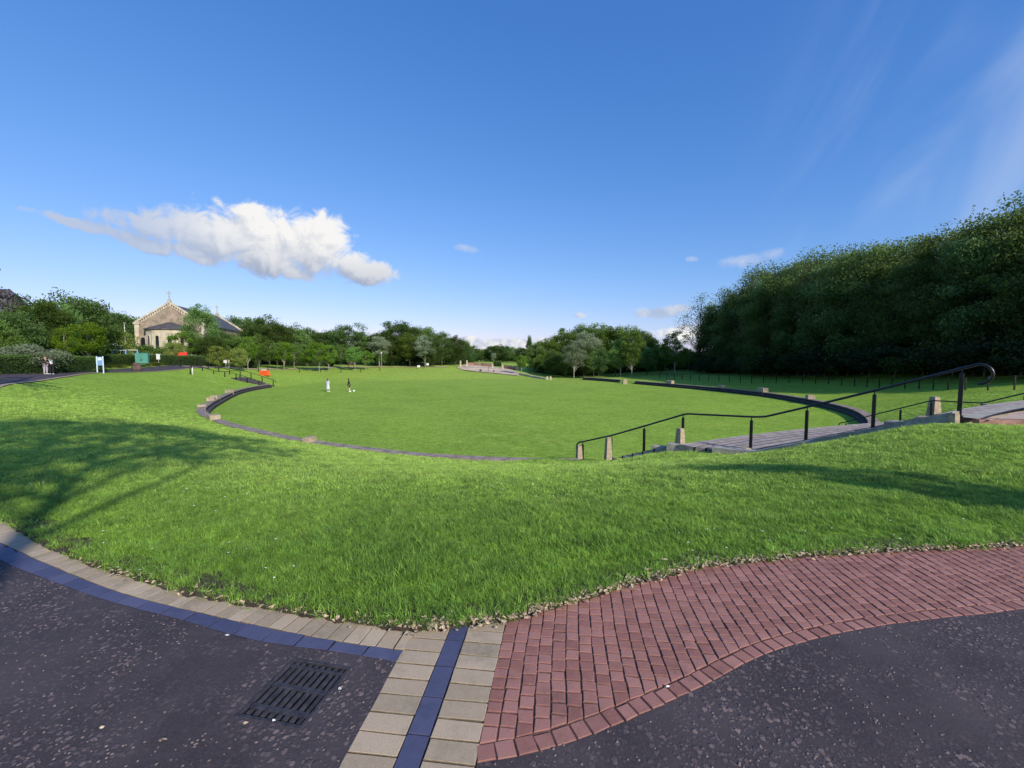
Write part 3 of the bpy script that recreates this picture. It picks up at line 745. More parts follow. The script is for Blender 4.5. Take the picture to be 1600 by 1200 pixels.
x, y = dp(1470, 9.65); pillar(x, y, -.05, .27, .75, .3, .7, .26, 2.2, 'rough brown stone block below the topmost near handrail post', 'stone_block', cat='stone block', mat='sandstone')
x, y = dp(1497, 9.2); pillar(x, y, .05, .32, .16, .16, .13, .13, .2, 'small pale stone stub right beside the topmost near handrail post', 'stone_stub', cat='stone block')
# far handrail
FR = []
for px, py, s in ((1321, 661, 0.0), (1360, 650, 1.2), (1401, 640, 2.2), (1452, 626, 3.5), (1540, 630, 5.15), (1600, 615.5, 6.2), (1700, 590, 8.3), (1760, 574, 9.2)):
    x, y = 17.4+.45*s, 22.7-.89*s; FR.append((x, y, EYE-(py-555)/FOC*y))
ps = []
for s in (.15, 1.3, 2.4, 3.5, 5.1, 6.3, 7.6, 8.9):
    x, y = 17.4+.45*s, 22.7-.89*s; t = s/9.0; zt = np.interp(s, [0, 1.2, 2.2, 3.5, 5.15, 6.2, 8.3, 9.2], [q[2] for q in FR]); ps.append((x, y, float(stairz(min(1, t))), float(zt)))
rail('handrail', FR, (.2, .9), (.2, 1.0), ps, 'black handrail on the far side of the broad stairs, running behind the near one', .026, .07)
x, y = 17.4+.45*3.35+.33, 22.7-.89*3.35; pillar(x, y, -1.4, 1.12, .5, .45, .25, .25, 0.1, 'tall tapered pale stone pillar beside the far handrail')
x, y = 17.4+.45*5.0+.36, 22.7-.89*5.0; pillar(x, y, -1.4, .95, .42, .42, .26, .26, 0.1, 'shorter tapered pale stone pillar beside the far handrail, right of the tall one')

# ================= far-left stairs with two rails =================
SA = np.array([-33.9, 60.3]); SB = np.array([-46.3, 62.5])
ls = empty('narrow_stairs', (0, 0, 0), label='narrow far stairs with black rails climbing the left bank to the path', cat='stairs')
dv = (SB-SA)/np.linalg.norm(SB-SA); nv = np.array([-dv[1], dv[0]])
Ltot = np.linalg.norm(SB-SA); ztop_ = gz(*SB)+.06
b = MB(); nst = 17
def lz(t): return float(np.interp(t, [0, .38, .55, 1], [FLOOR, FLOOR+(ztop_-FLOOR)*.45, FLOOR+(ztop_-FLOOR)*.45, ztop_]))
for i in range(nst):
    t0, t1 = i/nst, (i+1)/nst; z = lz(t1)
    a = SA+dv*Ltot*t0; c = SA+dv*Ltot*t1
    mtx = Matrix(((dv[0], nv[0], 0, a[0]), (dv[1], nv[1], 0, a[1]), (0, 0, 1, 0), (0, 0, 0, 1)))
    b.box(0, Ltot/nst, -1.3, 1.3, z-.9, z+.04, mat=mtx)
b.build('steps', 'grey_step', ls)
for sgn, lb in ((-1, 'black handrail on the near side of the narrow far stairs on the left bank'), (1, 'black handrail on the far side of the narrow far stairs on the left bank')):
    pts = []; ps = []
    for t in (0, .2, .38, .55, .78, 1.0):
        p = SA+dv*Ltot*t+nv*1.35*sgn; pts.append((p[0], p[1], lz(t)+.95))
    for t in np.linspace(0.02, 1, 8):
        p = SA+dv*Ltot*t+nv*1.35*sgn; ps.append((p[0], p[1], lz(t), lz(t)+.95))
    rail('handrail', pts, (.15, .9), (.15, .9), ps, lb, .035, .09)

# ================= estate fence on the right =================
FN = catmull([(45, 14), (41, 20), (36, 26), (35.5, 33), (37.0, 40), (38, 48), (37, 55), (33.5, 63), (29.5, 71), (26.5, 78)], 12)
L = along(FN, 0); nf = int(L[-1]/1.75)
fe = empty('estate_fence', (38, 48, gz(38, 48)), label='long low black metal fence of thin posts and wires along the shaded bank at right', cat='fence')
off = Vector(fe.location); tops = {0: [], 1: []}
for i in range(nf+1):
    p = at_len(FN, L, L[-1]*i/nf); z = gz(*p)
    b = MB(); b.frus(p[0]-off.x, p[1]-off.y, z-.2-off.z, z+1.02-off.z, .085, .07, .08, .065, 0); b.build('post', 'black_paint', fe)
    for k, h in ((0, .97), (1, .55)): tops[k].append((p[0]-off.x, p[1]-off.y, z+h-off.z))
for k in (0, 1): MB().tube(tops[k], .026 if k == 0 else .014, 5).build('rail', 'black_paint', fe)
# ================= vegetation =================
def leaf_quads(C, size, r, lvb, asp=0.55, upbias=0.3):
    n = len(C); d = r.normal(size=(n, 3)); d[:, 2] += upbias*r.normal(size=n); d /= np.linalg.norm(d, axis=1)[:, None]
    e = r.normal(size=(n, 3)); e -= (e*d).sum(1)[:, None]*d; e /= np.linalg.norm(e, axis=1)[:, None]
    L = size*r.uniform(.6, 1.3, n)[:, None]*.5; W = L*asp
    V = np.empty((n, 4, 3)); V[:, 0] = C-d*L; V[:, 1] = C+e*W; V[:, 2] = C+d*L; V[:, 3] = C-e*W
    F = np.arange(n*4).reshape(n, 4); lv = np.repeat(np.clip(lvb+r.normal(0, .16, n), 0, 1), 4)
    return V.reshape(-1, 3), F, lv
def make_tree_mesh(kind, seed, h=10.0, w=7.0, cb=.22, ncl=90, nl=150, leaf=.26, rc=1.0, shape='round', trunk_r=.16, bark='bark', leafm='leaf_dark', lean=0.0, fill=.55, twigs=0.0):
    r = np.random.default_rng(seed)
    # directions and lumpy radius
    lob = r.normal(size=(7, 3)); lob /= np.linalg.norm(lob, axis=1)[:, None]; la = r.uniform(-.28, .25, 7)
    z0, z1 = cb*h, h
    cen = []
    for i in range(ncl):
        d = r.normal(size=3); d /= np.linalg.norm(d)
        k = 1+sum(a*max(0, d@l)**3 for a, l in zip(la, lob))
        q = fill+(1-fill)*r.random()**.6
        zz = (z0+z1)/2+d[2]*q*k*(z1-z0)/2*.92; zz = max(zz, z0*.9)
        f = (zz-z0)/(z1-z0)
        if shape == 'cone': wr = (1-f)**.85*1.15+.05; x, y = d[0]*q*wr*w/2, d[1]*q*wr*w/2
        elif shape == 'tall': wr = 1.0 if f < .6 else 1-.6*(f-.6)/.4; x, y = d[0]*q*k*w/2*wr*1.15, d[1]*q*k*w/2*wr*1.15
        elif shape == 'wall':
            a = r.uniform(0, 6.28); f = r.random()**.9; zz = z0+f*(z1-z0)*(.86+.14*k); wr = (1-.35*f**2)*k; x, y = math.cos(a)*w/2*wr*q, math.sin(a)*w/2*wr*q
        else: x, y = d[0]*q*k*w/2, d[1]*q*k*w/2
        cen.append((x, y, zz))
    cen = np.array(cen); P = []; LV = []
    for c in cen:
        m = int(nl*r.uniform(.6, 1.3)); rr = rc*r.uniform(.6, 1.35)
        d = r.normal(size=(m, 3)); d /= np.linalg.norm(d, axis=1)[:, None]; q = r.random(m)**.45
        # clumps broken into ragged sprays
        spr = r.normal(size=(6, 3)); spr /= np.linalg.norm(spr, axis=1)[:, None]
        g_ = 1+.55*np.maximum(0, d@spr.T).max(1)**6
        p = c+d*(q*rr*g_)[:, None]*np.array([1, 1, .62]); P.append(p)
        out = np.hypot(c[0], c[1])/(w/2)
        LV.append(.16+.46*q*np.clip(d[:, 2], -1, 1)+.26*(c[2]-z0)/(z1-z0)+.16*out+r.normal(0, .13) - (.38*(1-np.clip((c[2]-z0)/(.55*(z1-z0)), 0, 1)) if shape == 'wall' else 0))  # painted light: clump tops lighter, low foliage of the wood darkened as shade
    P = np.concatenate(P); LV = np.concatenate(LV); ok = P[:, 2] > .05; P = P[ok]; LV = LV[ok]
    V, F, lv = leaf_quads(P, leaf, r, LV)
    crown = npmesh(kind+'_crown', V, F, lv)
    mb = MB(); hh = h*(.78 if shape != 'cone' else .97); n = 9; ph = r.uniform(0, 6)
    tp = [Vector((math.sin(i*.9+ph)*.10*i/n+lean*i/n*h, math.cos(i*.8+ph)*.10*i/n, -.3+(hh+.3)*i/(n-1))) for i in range(n)]
    mb.tube(tp, [trunk_r*(1.35 if i == 0 else 1)*(1-.8*i/(n-1)) for i in range(n)], 9)
    for c in cen[r.permutation(len(cen))[:int(min(len(cen), 26+twigs))]]:
        zt = np.clip(c[2]-r.uniform(.12, .3)*h, cb*h*.65, hh*.92); f = (zt+.3)/(hh+.3)*(n-1); i = int(f); b0 = tp[i].lerp(tp[min(i+1, n-1)], f-i)
        m_ = b0.lerp(Vector(c), .5)+Vector((r.normal(0, .15), r.normal(0, .15), .1*h*.3))
        mb.tube([b0, m_, Vector(c)], [trunk_r*.42*(1-zt/h*.5), trunk_r*.26, trunk_r*.07], 6, False)
    me = bpy.data.meshes.new(kind+'_trunk'); me.from_pydata(mb.v, [], mb.f)
    me.polygons.foreach_set('use_smooth', [True]*len(me.polygons))
    me.materials.append(M[bark]); crown.materials.append(M[leafm]); me.update()
    return me, crown, float(np.percentile(P[:, 2], 98.8))
LIB = {}
def lib(k, n, **kw): LIB[k] = [make_tree_mesh(k, 100*len(LIB)+i+11, **kw) for i in range(n)]
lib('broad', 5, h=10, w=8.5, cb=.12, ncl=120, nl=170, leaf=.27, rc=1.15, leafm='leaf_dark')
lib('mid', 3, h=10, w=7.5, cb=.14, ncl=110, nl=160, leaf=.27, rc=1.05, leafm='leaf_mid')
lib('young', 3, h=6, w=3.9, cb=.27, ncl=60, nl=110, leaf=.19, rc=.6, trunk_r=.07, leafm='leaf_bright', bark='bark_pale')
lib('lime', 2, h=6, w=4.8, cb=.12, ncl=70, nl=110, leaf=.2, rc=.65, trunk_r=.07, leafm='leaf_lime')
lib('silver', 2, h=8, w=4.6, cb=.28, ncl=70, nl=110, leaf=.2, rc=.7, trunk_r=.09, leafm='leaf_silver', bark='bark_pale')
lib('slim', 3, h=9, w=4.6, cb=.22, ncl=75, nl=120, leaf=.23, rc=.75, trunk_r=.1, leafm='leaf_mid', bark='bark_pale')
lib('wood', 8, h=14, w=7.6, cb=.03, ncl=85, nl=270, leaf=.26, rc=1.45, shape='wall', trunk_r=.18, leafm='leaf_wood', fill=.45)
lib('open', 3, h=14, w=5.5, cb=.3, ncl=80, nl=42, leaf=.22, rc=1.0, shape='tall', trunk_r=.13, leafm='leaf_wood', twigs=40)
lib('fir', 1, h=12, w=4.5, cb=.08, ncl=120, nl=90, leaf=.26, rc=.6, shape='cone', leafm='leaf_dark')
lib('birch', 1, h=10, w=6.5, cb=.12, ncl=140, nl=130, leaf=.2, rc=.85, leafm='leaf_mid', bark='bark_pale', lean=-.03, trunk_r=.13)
lib('bush', 3, h=2.4, w=3.6, cb=.05, ncl=60, nl=110, leaf=.16, rc=.5, trunk_r=.05, leafm='leaf_mid')
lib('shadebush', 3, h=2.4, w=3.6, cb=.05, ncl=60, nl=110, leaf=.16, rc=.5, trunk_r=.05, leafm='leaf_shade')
lib('silverbush', 1, h=3, w=5.2, cb=.05, ncl=110, nl=130, leaf=.14, rc=.55, trunk_r=.06, leafm='leaf_silver')
_cnt = {}
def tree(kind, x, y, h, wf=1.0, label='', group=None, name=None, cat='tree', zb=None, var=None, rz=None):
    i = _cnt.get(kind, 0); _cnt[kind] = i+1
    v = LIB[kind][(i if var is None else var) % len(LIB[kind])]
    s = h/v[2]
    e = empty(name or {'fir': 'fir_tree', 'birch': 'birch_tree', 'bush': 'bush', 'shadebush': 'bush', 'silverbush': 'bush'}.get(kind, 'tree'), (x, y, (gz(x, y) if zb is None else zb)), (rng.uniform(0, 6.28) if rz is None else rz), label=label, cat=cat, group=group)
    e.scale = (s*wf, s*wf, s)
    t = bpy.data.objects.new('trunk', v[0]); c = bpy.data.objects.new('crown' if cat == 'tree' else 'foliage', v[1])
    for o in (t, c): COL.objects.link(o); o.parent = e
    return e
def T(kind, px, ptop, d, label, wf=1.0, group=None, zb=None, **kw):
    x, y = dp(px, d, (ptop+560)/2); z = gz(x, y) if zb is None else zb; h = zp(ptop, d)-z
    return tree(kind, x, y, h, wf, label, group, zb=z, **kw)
# --- left: trees behind the hedge
gL = 'dark leafy trees crowded behind the left hedge'; lL = 'dark leafy tree in the crowd behind the left hedge'
T('broad', 8, 490, 44, lL, 1.0, gL); T('broad', 62, 470, 50, lL, .85, gL); T('broad', 38, 484, 60, lL, .9, gL); T('mid', 38, 492, 52, lL, .95, gL); T('broad', 112, 466, 58, lL, .95, gL); T('broad', 146, 484, 62, lL, .7, gL); T('mid', 88, 478, 52, lL, .7, gL)
T('mid', -25, 494, 40, lL, .9, gL); T('mid', 6, 516, 41, 'lighter green tree low at the left edge above the grey-green bush', .9)
T('young', 101, 515, 47, 'small pale-trunked young tree behind the left hedge, left of the bright green one', .7)
T('young', 136, 506, 50, 'bright green young tree behind the right end of the left hedge', 1.05)
T('lime', 182, 513, 72, 'yellow-green tree between the lamp post and the bright young tree', 1.0)
T('broad', 181, 491, 108, 'wide flat-topped dark tree left of the church', 1.15)
T('broad', 206, 500, 135, 'dark tree close to the left corner of the church', .8)
T('silverbush', 28, 541, 38.5, 'large rounded grey-green bush growing over the left hedge', 1.35, cat='bush')
T('bush', 170, 544, 66, 'low bush behind the blue swings', 1.3, cat='bush'); T('bush', 205, 541, 80, 'broad low bush right of the lamp post below the church', 1.9, cat='bush')
T('bush', 232, 543, 80, 'broad low bush below the church apse', 1.9, cat='bush'); T('bush', 255, 546, 76, 'low bush behind the small white sign', 1.4, cat='bush')
T('lime', 272, 536, 70, 'pale lime shrub at the foot of the apse', .8, cat='bush', name='bush'); T('young', 286, 519, 72, 'bright green small tree in front of the right of the apse', 1.0)
T('birch', 316, 480, 74, 'tall birch with leaning white trunk in front of the church roof', .8, var=0, rz=0.4)
gC = 'dark trees grouped in front of the nave of the church'; lC = 'dark tree in the group in front of the nave of the church'
T('broad', 345, 519, 78, lC, 1.0, gC); T('mid', 366, 528, 76, lC, .9, gC); T('broad', 330, 526, 72, lC, .9, gC); T('mid', 304, 532, 80, lC, .8, gC)
T('lime', 338, 542, 66, 'yellowish young shrub behind the hedge below the birch', .9, cat='bush', name='bush'); T('young', 386, 528, 72, 'light green small tree behind the right end of the low hedges', .9)
T('lime', 374, 546, 68, 'yellow-green bush near the right end of the low hedge', .8, cat='bush', name='bush')
# --- behind the church and along the back of the lawn
gB = 'dense dark trees lining the back of the lawn left of the plaza'; lB = 'dense dark tree in the line along the back of the lawn left of the plaza'
for px, pt, d, wf, k in ((376, 497, 145, .9, 'broad'), (398, 503, 118, .8, 'broad'), (412, 498, 98, .85, 'broad'), (432, 506, 92, .8, 'broad'), (452, 512, 98, 1.0, 'broad'), (470, 517, 96, .8, 'mid'), (484, 514, 100, .55, 'broad'), (505, 520, 100, 1.0, 'broad'), (524, 518, 102, .9, 'mid'),
                        (543, 509, 100, .95, 'broad'), (566, 522, 102, .9, 'mid'), (586, 524, 102, .9, 'broad'), (604, 520, 108, .9, 'broad'), (624, 505, 106, .95, 'broad'), (650, 513, 106, .9, 'broad'), (668, 514, 104, .9, 'mid'), (690, 521, 104, .9, 'broad'), (710, 527, 106, .8, 'broad'),
                        (640, 524, 100, .85, 'mid'), (612, 533, 100, .85, 'broad'), (676, 528, 99, .85, 'broad'), (726, 534, 112, .8, 'broad'), (406, 524, 90, .8, 'mid'), (594, 540, 98, .8, 'mid')):
    T(k, px, pt, d, lB, wf, gB)
T('silver', 592, 527, 97, 'grey-green tree standing out against the dark trees at the back of the lawn', 1.2); T('silver', 664, 526, 98, 'pale grey-green crown among the dark trees right of the back treeline', 1.2)
for px, pt, d, lb in ((443, 535, 80, 'bright round young tree on a slim stem, leftmost at the far lawn edge'), (498, 536, 82, 'bright green young tree with pale straight trunk, left of its twin at the far lawn'), (513, 541, 84, 'broad light young tree just right of its pale-trunked twin at the far lawn edge'),
                      (554, 543, 86, 'light green young tree with short pale trunk before the treeline'), (571, 549, 88, 'thin small sapling right of the short-trunked young tree at the treeline'), (480, 548, 84, 'thin young sapling between the two groups of bright young trees')):
    T('young', px, pt, d, lb, 1.0)
for px, pt, d, k in ((404, 535, 84, 'slim'), (421, 533, 83, 'slim'), (433, 537, 82, 'slim'), (459, 538, 86, 'slim'), (532, 540, 90, 'slim')):
    T(k, px, pt, d, 'slim tree with bare pale lower trunk at the left back edge of the lawn', 1.0, 'slim pale-trunked trees at the left back edge of the lawn')
gF = 'distant trees on the horizon beyond the plaza'
for px, pt, d, k in ((738, 541, 150, 'broad'), (752, 546, 160, 'mid'), (766, 542, 150, 'broad'), (778, 540, 145, 'broad'), (790, 541, 150, 'broad'), (803, 543, 140, 'mid'), (815, 544, 140, 'broad')):
    T(k, px, pt, d, 'distant dark tree on the horizon beyond the plaza', 1.0, gF)
T('silver', 771, 552, 122, 'tiny pale tree with forked white trunk behind the plaza wall', .8)
T('young', 815, 556, 90, 'bright light-green small tree in front of the right end of the plaza', .95)
T('fir', 827, 527, 112, 'dark pointed fir rising behind the left end of the grove', .8)
gG = 'leafy trees in the grove at the back right of the lawn'; lG = 'leafy tree in the sunlit grove at the back right of the lawn'
for px, pt, d, wf, k in ((838, 538, 98, .9, 'mid'), (856, 532, 100, .9, 'mid'), (872, 526, 102, .85, 'broad'), (890, 516, 104, .9, 'mid'), (908, 511, 106, .8, 'mid'), (932, 510, 106, .8, 'mid'), (950, 514, 106, .8, 'mid'), (968, 514, 104, .8, 'mid'), (983, 513, 102, .75, 'mid'), (1000, 520, 100, .8, 'mid'), (1014, 524, 98, .8, 'mid'),
                        (864, 550, 92, .8, 'broad'), (884, 548, 92, .8, 'broad'), (912, 545, 94, .85, 'broad'), (936, 545, 94, .85, 'broad'), (962, 548, 94, .85, 'mid'), (988, 548, 92, .85, 'mid'), (1012, 545, 90, .8, 'mid'), (1034, 540, 92, .8, 'mid')):
    T(k, px, pt, d, lG, wf, gG)
T('silver', 897, 538, 86, 'silvery white-leaved tree on a slim straight trunk before the grove', 1.15); T('silver', 915, 521, 98, 'pale silvery crown in the upper part of the grove', 1.1)
T('slim', 928, 550, 87, 'slim tree with two bare stems just right of the silvery one', .8); T('slim', 970, 530, 84, 'slim-trunked tree in the middle of the grove front', .95)
T('slim', 988, 520, 82, 'taller straight-trunked tree at the right front of the grove', .9); T('slim', 1055, 519, 84, 'round-topped tree with dark visible trunk between the grove and the dark wood', 1.0)
T('young', 1076, 545, 92, 'bright sunlit yellow-green tree in the gap beside the dark wood', 1.0); T('lime', 1062, 556, 96, 'pale sunlit bush at the foot of the gap beside the dark wood', 1.0, cat='bush', name='bush'); T('young', 1040, 556, 98, 'small sunlit tree at the right end of the grove', 1.0)
# --- the dark wood on the right
gW = 'tall dark trees of the shaded wood along the right'; lW = 'tall dark tree in the shaded wood along the right'
wl = [(1106, 470, 84), (1128, 468, 80), (1150, 452, 76), (1176, 432, 72), (1200, 418, 68), (1222, 412, 66), (1250, 408, 62), (1282, 402, 59), (1318, 390, 56), (1352, 384, 53), (1392, 380, 50), (1436, 374, 47), (1482, 356, 44), (1532, 344, 41), (1590, 325, 38.5), (1660, 310, 36), (1740, 300, 33), (1840, 290, 30)]
for i, (px, pt, d) in enumerate(wl):
    x, y = dp(px, d); z = zp(583, d) if px < 1600 else gz(x, y)-.1
    T('wood', px+rng.uniform(-6, 6), pt+rng.uniform(2, 50), d, lW, rng.uniform(.85, 1.0), gW, zb=z)
    T('wood', px+rng.uniform(5, 25), pt+rng.uniform(-6, 22), d+7, lW, rng.uniform(.7, .95), gW, zb=z+.2)
    if True: T('open', px+rng.uniform(-10, 20), pt-rng.uniform(-4, 14), d+4, lW, 1.0, gW, zb=z)
T('open', 1094, 463, 88, 'tall thin airy tree, leftmost at the end of the dark wood', 1.1); T('open', 1112, 480, 90, 'second thin airy tree at the left end of the dark wood', 1.0)
T('open', 1578, 309, 40, 'tallest tree top of the wood, rising at the right edge of the photo', 1.0)
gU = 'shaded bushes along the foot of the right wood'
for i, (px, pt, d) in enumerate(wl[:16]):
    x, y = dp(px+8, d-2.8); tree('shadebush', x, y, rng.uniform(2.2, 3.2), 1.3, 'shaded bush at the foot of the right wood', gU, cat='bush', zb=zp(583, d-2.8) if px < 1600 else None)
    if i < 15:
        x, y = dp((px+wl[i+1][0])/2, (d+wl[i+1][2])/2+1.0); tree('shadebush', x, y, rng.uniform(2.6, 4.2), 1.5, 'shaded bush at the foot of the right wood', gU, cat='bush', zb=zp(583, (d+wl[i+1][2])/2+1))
# undergrowth masses that close the view below the crowns
def undergrowth(name, pts, h, depth, n, mat, leaf=.3):
    P = catmull(pts, 12); L = along(P, 0); r = rng; ls = r.uniform(0, L[-1], n); X = np.interp(ls, L, P[:, 0]); Y = np.interp(ls, L, P[:, 1])
    lump = .65+.35*np.sin(ls*.9+np.sin(ls*.37)*2)*np.sin(ls*.23+1)
    X = X+r.normal(0, depth/2, n); Y = Y+np.abs(r.normal(0, depth/2, n)); Z = np.abs(r.random(n))**.8*h*lump+bank(X, Y)
    V, F, lv = leaf_quads(np.column_stack([X, Y, Z]), leaf, r, .1+.5*r.random(n)*((Z-bank(X, Y))/h))
    return tag(link(name, npmesh(name, V, F, lv), mat), label=None, kind='stuff')
u = undergrowth('undergrowth', [dp(370, 108), dp(450, 102), dp(540, 106), dp(640, 108), dp(715, 110), dp(730, 125)], 4.5, 2.5, 26000, 'leaf_dark', .4); tag(u, 'dark undergrowth beneath the trees along the back of the lawn', 'undergrowth')
u = undergrowth('undergrowth', [dp(835, 98), dp(880, 97), dp(940, 100), dp(1010, 100), dp(1080, 98)], 5.0, 2.5, 26000, 'leaf_dark', .4); tag(u, 'dark undergrowth beneath the grove at the back right', 'undergrowth')
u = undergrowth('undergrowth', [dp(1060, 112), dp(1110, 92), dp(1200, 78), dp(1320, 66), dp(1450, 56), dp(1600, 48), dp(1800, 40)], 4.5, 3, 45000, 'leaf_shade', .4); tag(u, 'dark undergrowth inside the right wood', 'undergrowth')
u = undergrowth('undergrowth', [dp(-60, 62), dp(60, 70), dp(160, 100), dp(215, 125)], 5.0, 3, 22000, 'leaf_dark', .4); tag(u, 'dark undergrowth behind the left trees', 'undergrowth')
u = undergrowth('undergrowth', [dp(725, 165), dp(780, 160), dp(835, 150)], 5.0, 3, 9000, 'leaf_dark', .5); tag(u, 'dark undergrowth on the horizon beyond the plaza', 'undergrowth')
# unseen trees added behind the viewpoint to shade the left bank
lib('highcrown', 1, h=15, w=7.0, cb=.56, ncl=42, nl=85, leaf=.27, rc=1.0, leafm='leaf_dark')
tree('highcrown', -0.9, -1.9, 9.5, 1.6, 'tall high-crowned tree beside the path behind the viewpoint', None, zb=.0)
tree('highcrown', 1.3, -3.3, 10.0, 1.5, 'second high-crowned tree farther back behind the viewpoint', None, zb=.0, rz=2.0)
tree('young', 8.2, 1.3, 3.6, .48, 'small sapling beside the paving just outside the right of the photo', None, zb=.1)  # unseen sapling, added for the shadow streak on the right grass

# --- hedges: clipped blocks of small leaves
def hedge(pts, h, w, label, n_per=700, mat='leaf_hedge', leaf=.10, zt=None):
    P = dense(catmull(pts, 8) if len(pts) > 2 else np.array(pts, float), 60); e = empty('hedge', (float(P[0][0]), float(P[0][1]), gz(*P[0])), label=label, cat='hedge')
    off = np.array(e.location); L = along(P, 0); tg_ = np.gradient(P, axis=0); tg_ /= np.linalg.norm(tg_, axis=1)[:, None]
    zb = bank(P[:, 0], P[:, 1]); V = []
    prof = [(-w/2+.06, 0), (-w/2+.08, h*.9), (-w/2+.18, h-.06), (w/2-.18, h-.06), (w/2-.08, h*.9), (w/2-.06, 0)]
    for p, t, z in zip(P, tg_, zb):
        for s, q in prof: V.append((p[0]-t[1]*s-off[0], p[1]+t[0]*s-off[1], z+q-off[2]-(.1 if q == 0 else 0)))
    m = 6; Fq = [(i*m+k, i*m+(k+1) % m, (i+1)*m+(k+1) % m, (i+1)*m+k) for i in range(len(P)-1) for k in range(m)]+[tuple(range(m)), tuple((len(P)-1)*m+k for k in range(m))]
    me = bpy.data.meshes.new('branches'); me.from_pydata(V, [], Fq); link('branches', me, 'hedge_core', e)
    n = int(L[-1]*n_per); ls = rng.uniform(-.1, L[-1]+.1, n); X = np.interp(ls, L, P[:, 0]); Y = np.interp(ls, L, P[:, 1]); TX = np.interp(ls, L, tg_[:, 0]); TY = np.interp(ls, L, tg_[:, 1]); ZB = np.interp(ls, L, zb)
    per = 2*h+w; q = rng.uniform(0, per, n); s = np.where(q < h, -w/2, np.where(q < h+w, q-h-w/2, w/2)); z = np.where(q < h, q, np.where(q < h+w, h, per-q))
    wob = .05*np.sin(ls*1.3)+.05*np.sin(ls*3.1+1)+rng.normal(0, .035, n)
    s = s*(1+wob); z = np.clip(z*(1+wob*.7), 0, None)
    endm = rng.random(n) < .04; ls_e = np.where(rng.random(n) < .5, 0, L[-1])
    X = np.where(endm, np.interp(ls_e, L, P[:, 0]), X); Y = np.where(endm, np.interp(ls_e, L, P[:, 1]), Y); s = np.where(endm, rng.uniform(-w/2, w/2, n), s); z = np.where(endm, rng.uniform(0, h, n), z)
    C = np.column_stack([X-TY*s-off[0], Y+TX*s-off[1], ZB+z-off[2]])
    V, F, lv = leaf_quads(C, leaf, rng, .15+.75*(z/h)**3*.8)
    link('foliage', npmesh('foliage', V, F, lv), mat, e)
    return e
hedge([dp(-70, 31.5), dp(0, 35), dp(70, 39.5), dp(140, 46)], 1.5, 1.3, 'long dark clipped hedge at the far left behind two people', 1500, leaf=.11)
hedge([dp(60, 49), dp(110, 51), dp(148, 54)], 2.7, 1.0, 'dark tall hedge behind the young trees at left', 900, leaf=.12)
hedge([dp(160, 53.5), dp(186, 58), dp(210, 63)], 1.5, 1.2, 'clipped hedge between the blue board and the green kiosk', 1100, leaf=.12)
hedge([dp(234, 62.5), dp(290, 66), dp(347, 71)], 1.45, 1.3, 'long clipped hedge right of the green kiosk behind the stair rails', 1100, leaf=.13)
hedge([dp(360, 73), dp(376, 75), dp(397, 77)], 1.3, 1.6, 'short clipped hedge block at the right end of the row', 1100, leaf=.13)
hedge([dp(408, 97), dp(470, 93), dp(520, 96)], 1.6, 1.2, 'distant dark hedge beneath the young trees at the back left of the lawn', 700, leaf=.16)
hedge([dp(771, 113), dp(783, 113)], 1.2, 1.0, 'short clipped hedge in the gap between the two plaza walls', 700, leaf=.15)
for px, d_, lb in ((186, 54, 'low yellow-green ground shrub left of the brown boulder'), (222, 57.5, 'low yellow-green ground shrub between the boulder and the kiosk'), (243, 60, 'low yellow-green ground shrub right of the green kiosk'), (148, 46, 'low grey shrub at the right end of the left hedge')):
    x, y = dp(px, d_); e = tree('bush', x, y, .5, 3.2, lb, None, cat='shrub', name='low_shrub')
    if px != 148:
        for c in e.children:
            if c.name.startswith('foliage'):
                c.data = LIB['lime'][0][1]; c.scale = (.55, .55, .4)

# ================= church =================
ch = empty('church', (-78.0, 100, gz(-78, 100)), math.atan2(.31, .95), label='brown stone church with gabled end, rounded apse and crosses on the slate roof', cat='church')
CB = -1.5; cz = ch.location.z
apx, eav = 13.4-cz-.0, 8.8-cz; W2 = 6.2; LN = 33
plain('church_wall', (0.27, 0.215, 0.165), 0.95, 0.3, 0.8, bump=0.6, bscale=6)
b = MB(); b.add([(-W2, 0, CB), (W2, 0, CB), (W2, LN, CB), (-W2, LN, CB), (-W2, 0, eav), (W2, 0, eav), (W2, LN, eav), (-W2, LN, eav), (0, 0, apx-.3), (0, LN, apx-.3)],
    [(0, 1, 5, 8, 4), (1, 2, 6, 5), (2, 3, 7, 9, 6), (3, 0, 4, 7), (3, 2, 1, 0)]); b.build('wall', 'church_wall', ch)
for sg in (-1, 1):
    b = MB(); x0, x1 = sg*(W2+.35), 0; t = .22
    b.add([(x0, .5, eav-.25), (x1, .5, apx-.28), (x1, LN-.5, apx-.28), (x0, LN-.5, eav-.25), (x0, .5, eav-.25+t), (x1, .5, apx-.28+t), (x1, LN-.5, apx-.28+t), (x0, LN-.5, eav-.25+t)],
          [(0, 1, 2, 3), (7, 6, 5, 4), (0, 4, 5, 1), (1, 5, 6, 2), (2, 6, 7, 3), (3, 7, 4, 0)]); b.build('roof', 'slate', ch)
for yy in (-.12, LN-.45):   # raised copings of the gables, with toothed corbels below
    b = MB()
    for sg in (-1, 1):
        b.add([(sg*(W2+.45), yy, eav-.1), (0, yy, apx+.0), (0, yy+.6, apx), (sg*(W2+.45), yy+.6, eav-.1), (sg*(W2+.45), yy, eav+.38), (0, yy, apx+.45), (0, yy+.6, apx+.45), (sg*(W2+.45), yy+.6, eav+.38)],
              [(0, 1, 5, 4), (2, 3, 7, 6), (4, 5, 6, 7), (0, 3, 2, 1), (0, 4, 7, 3)])
        if yy < 0:
            for i in range(15):
                f = (i+.5)/15; x = sg*(W2+.2)*(1-f); z = eav+(apx-eav)*f; b.box(x-.13, x+.13, yy+.04, yy+.2, z-.62, z-.05)
    b.build('gable_coping', 'stone_cream', ch)
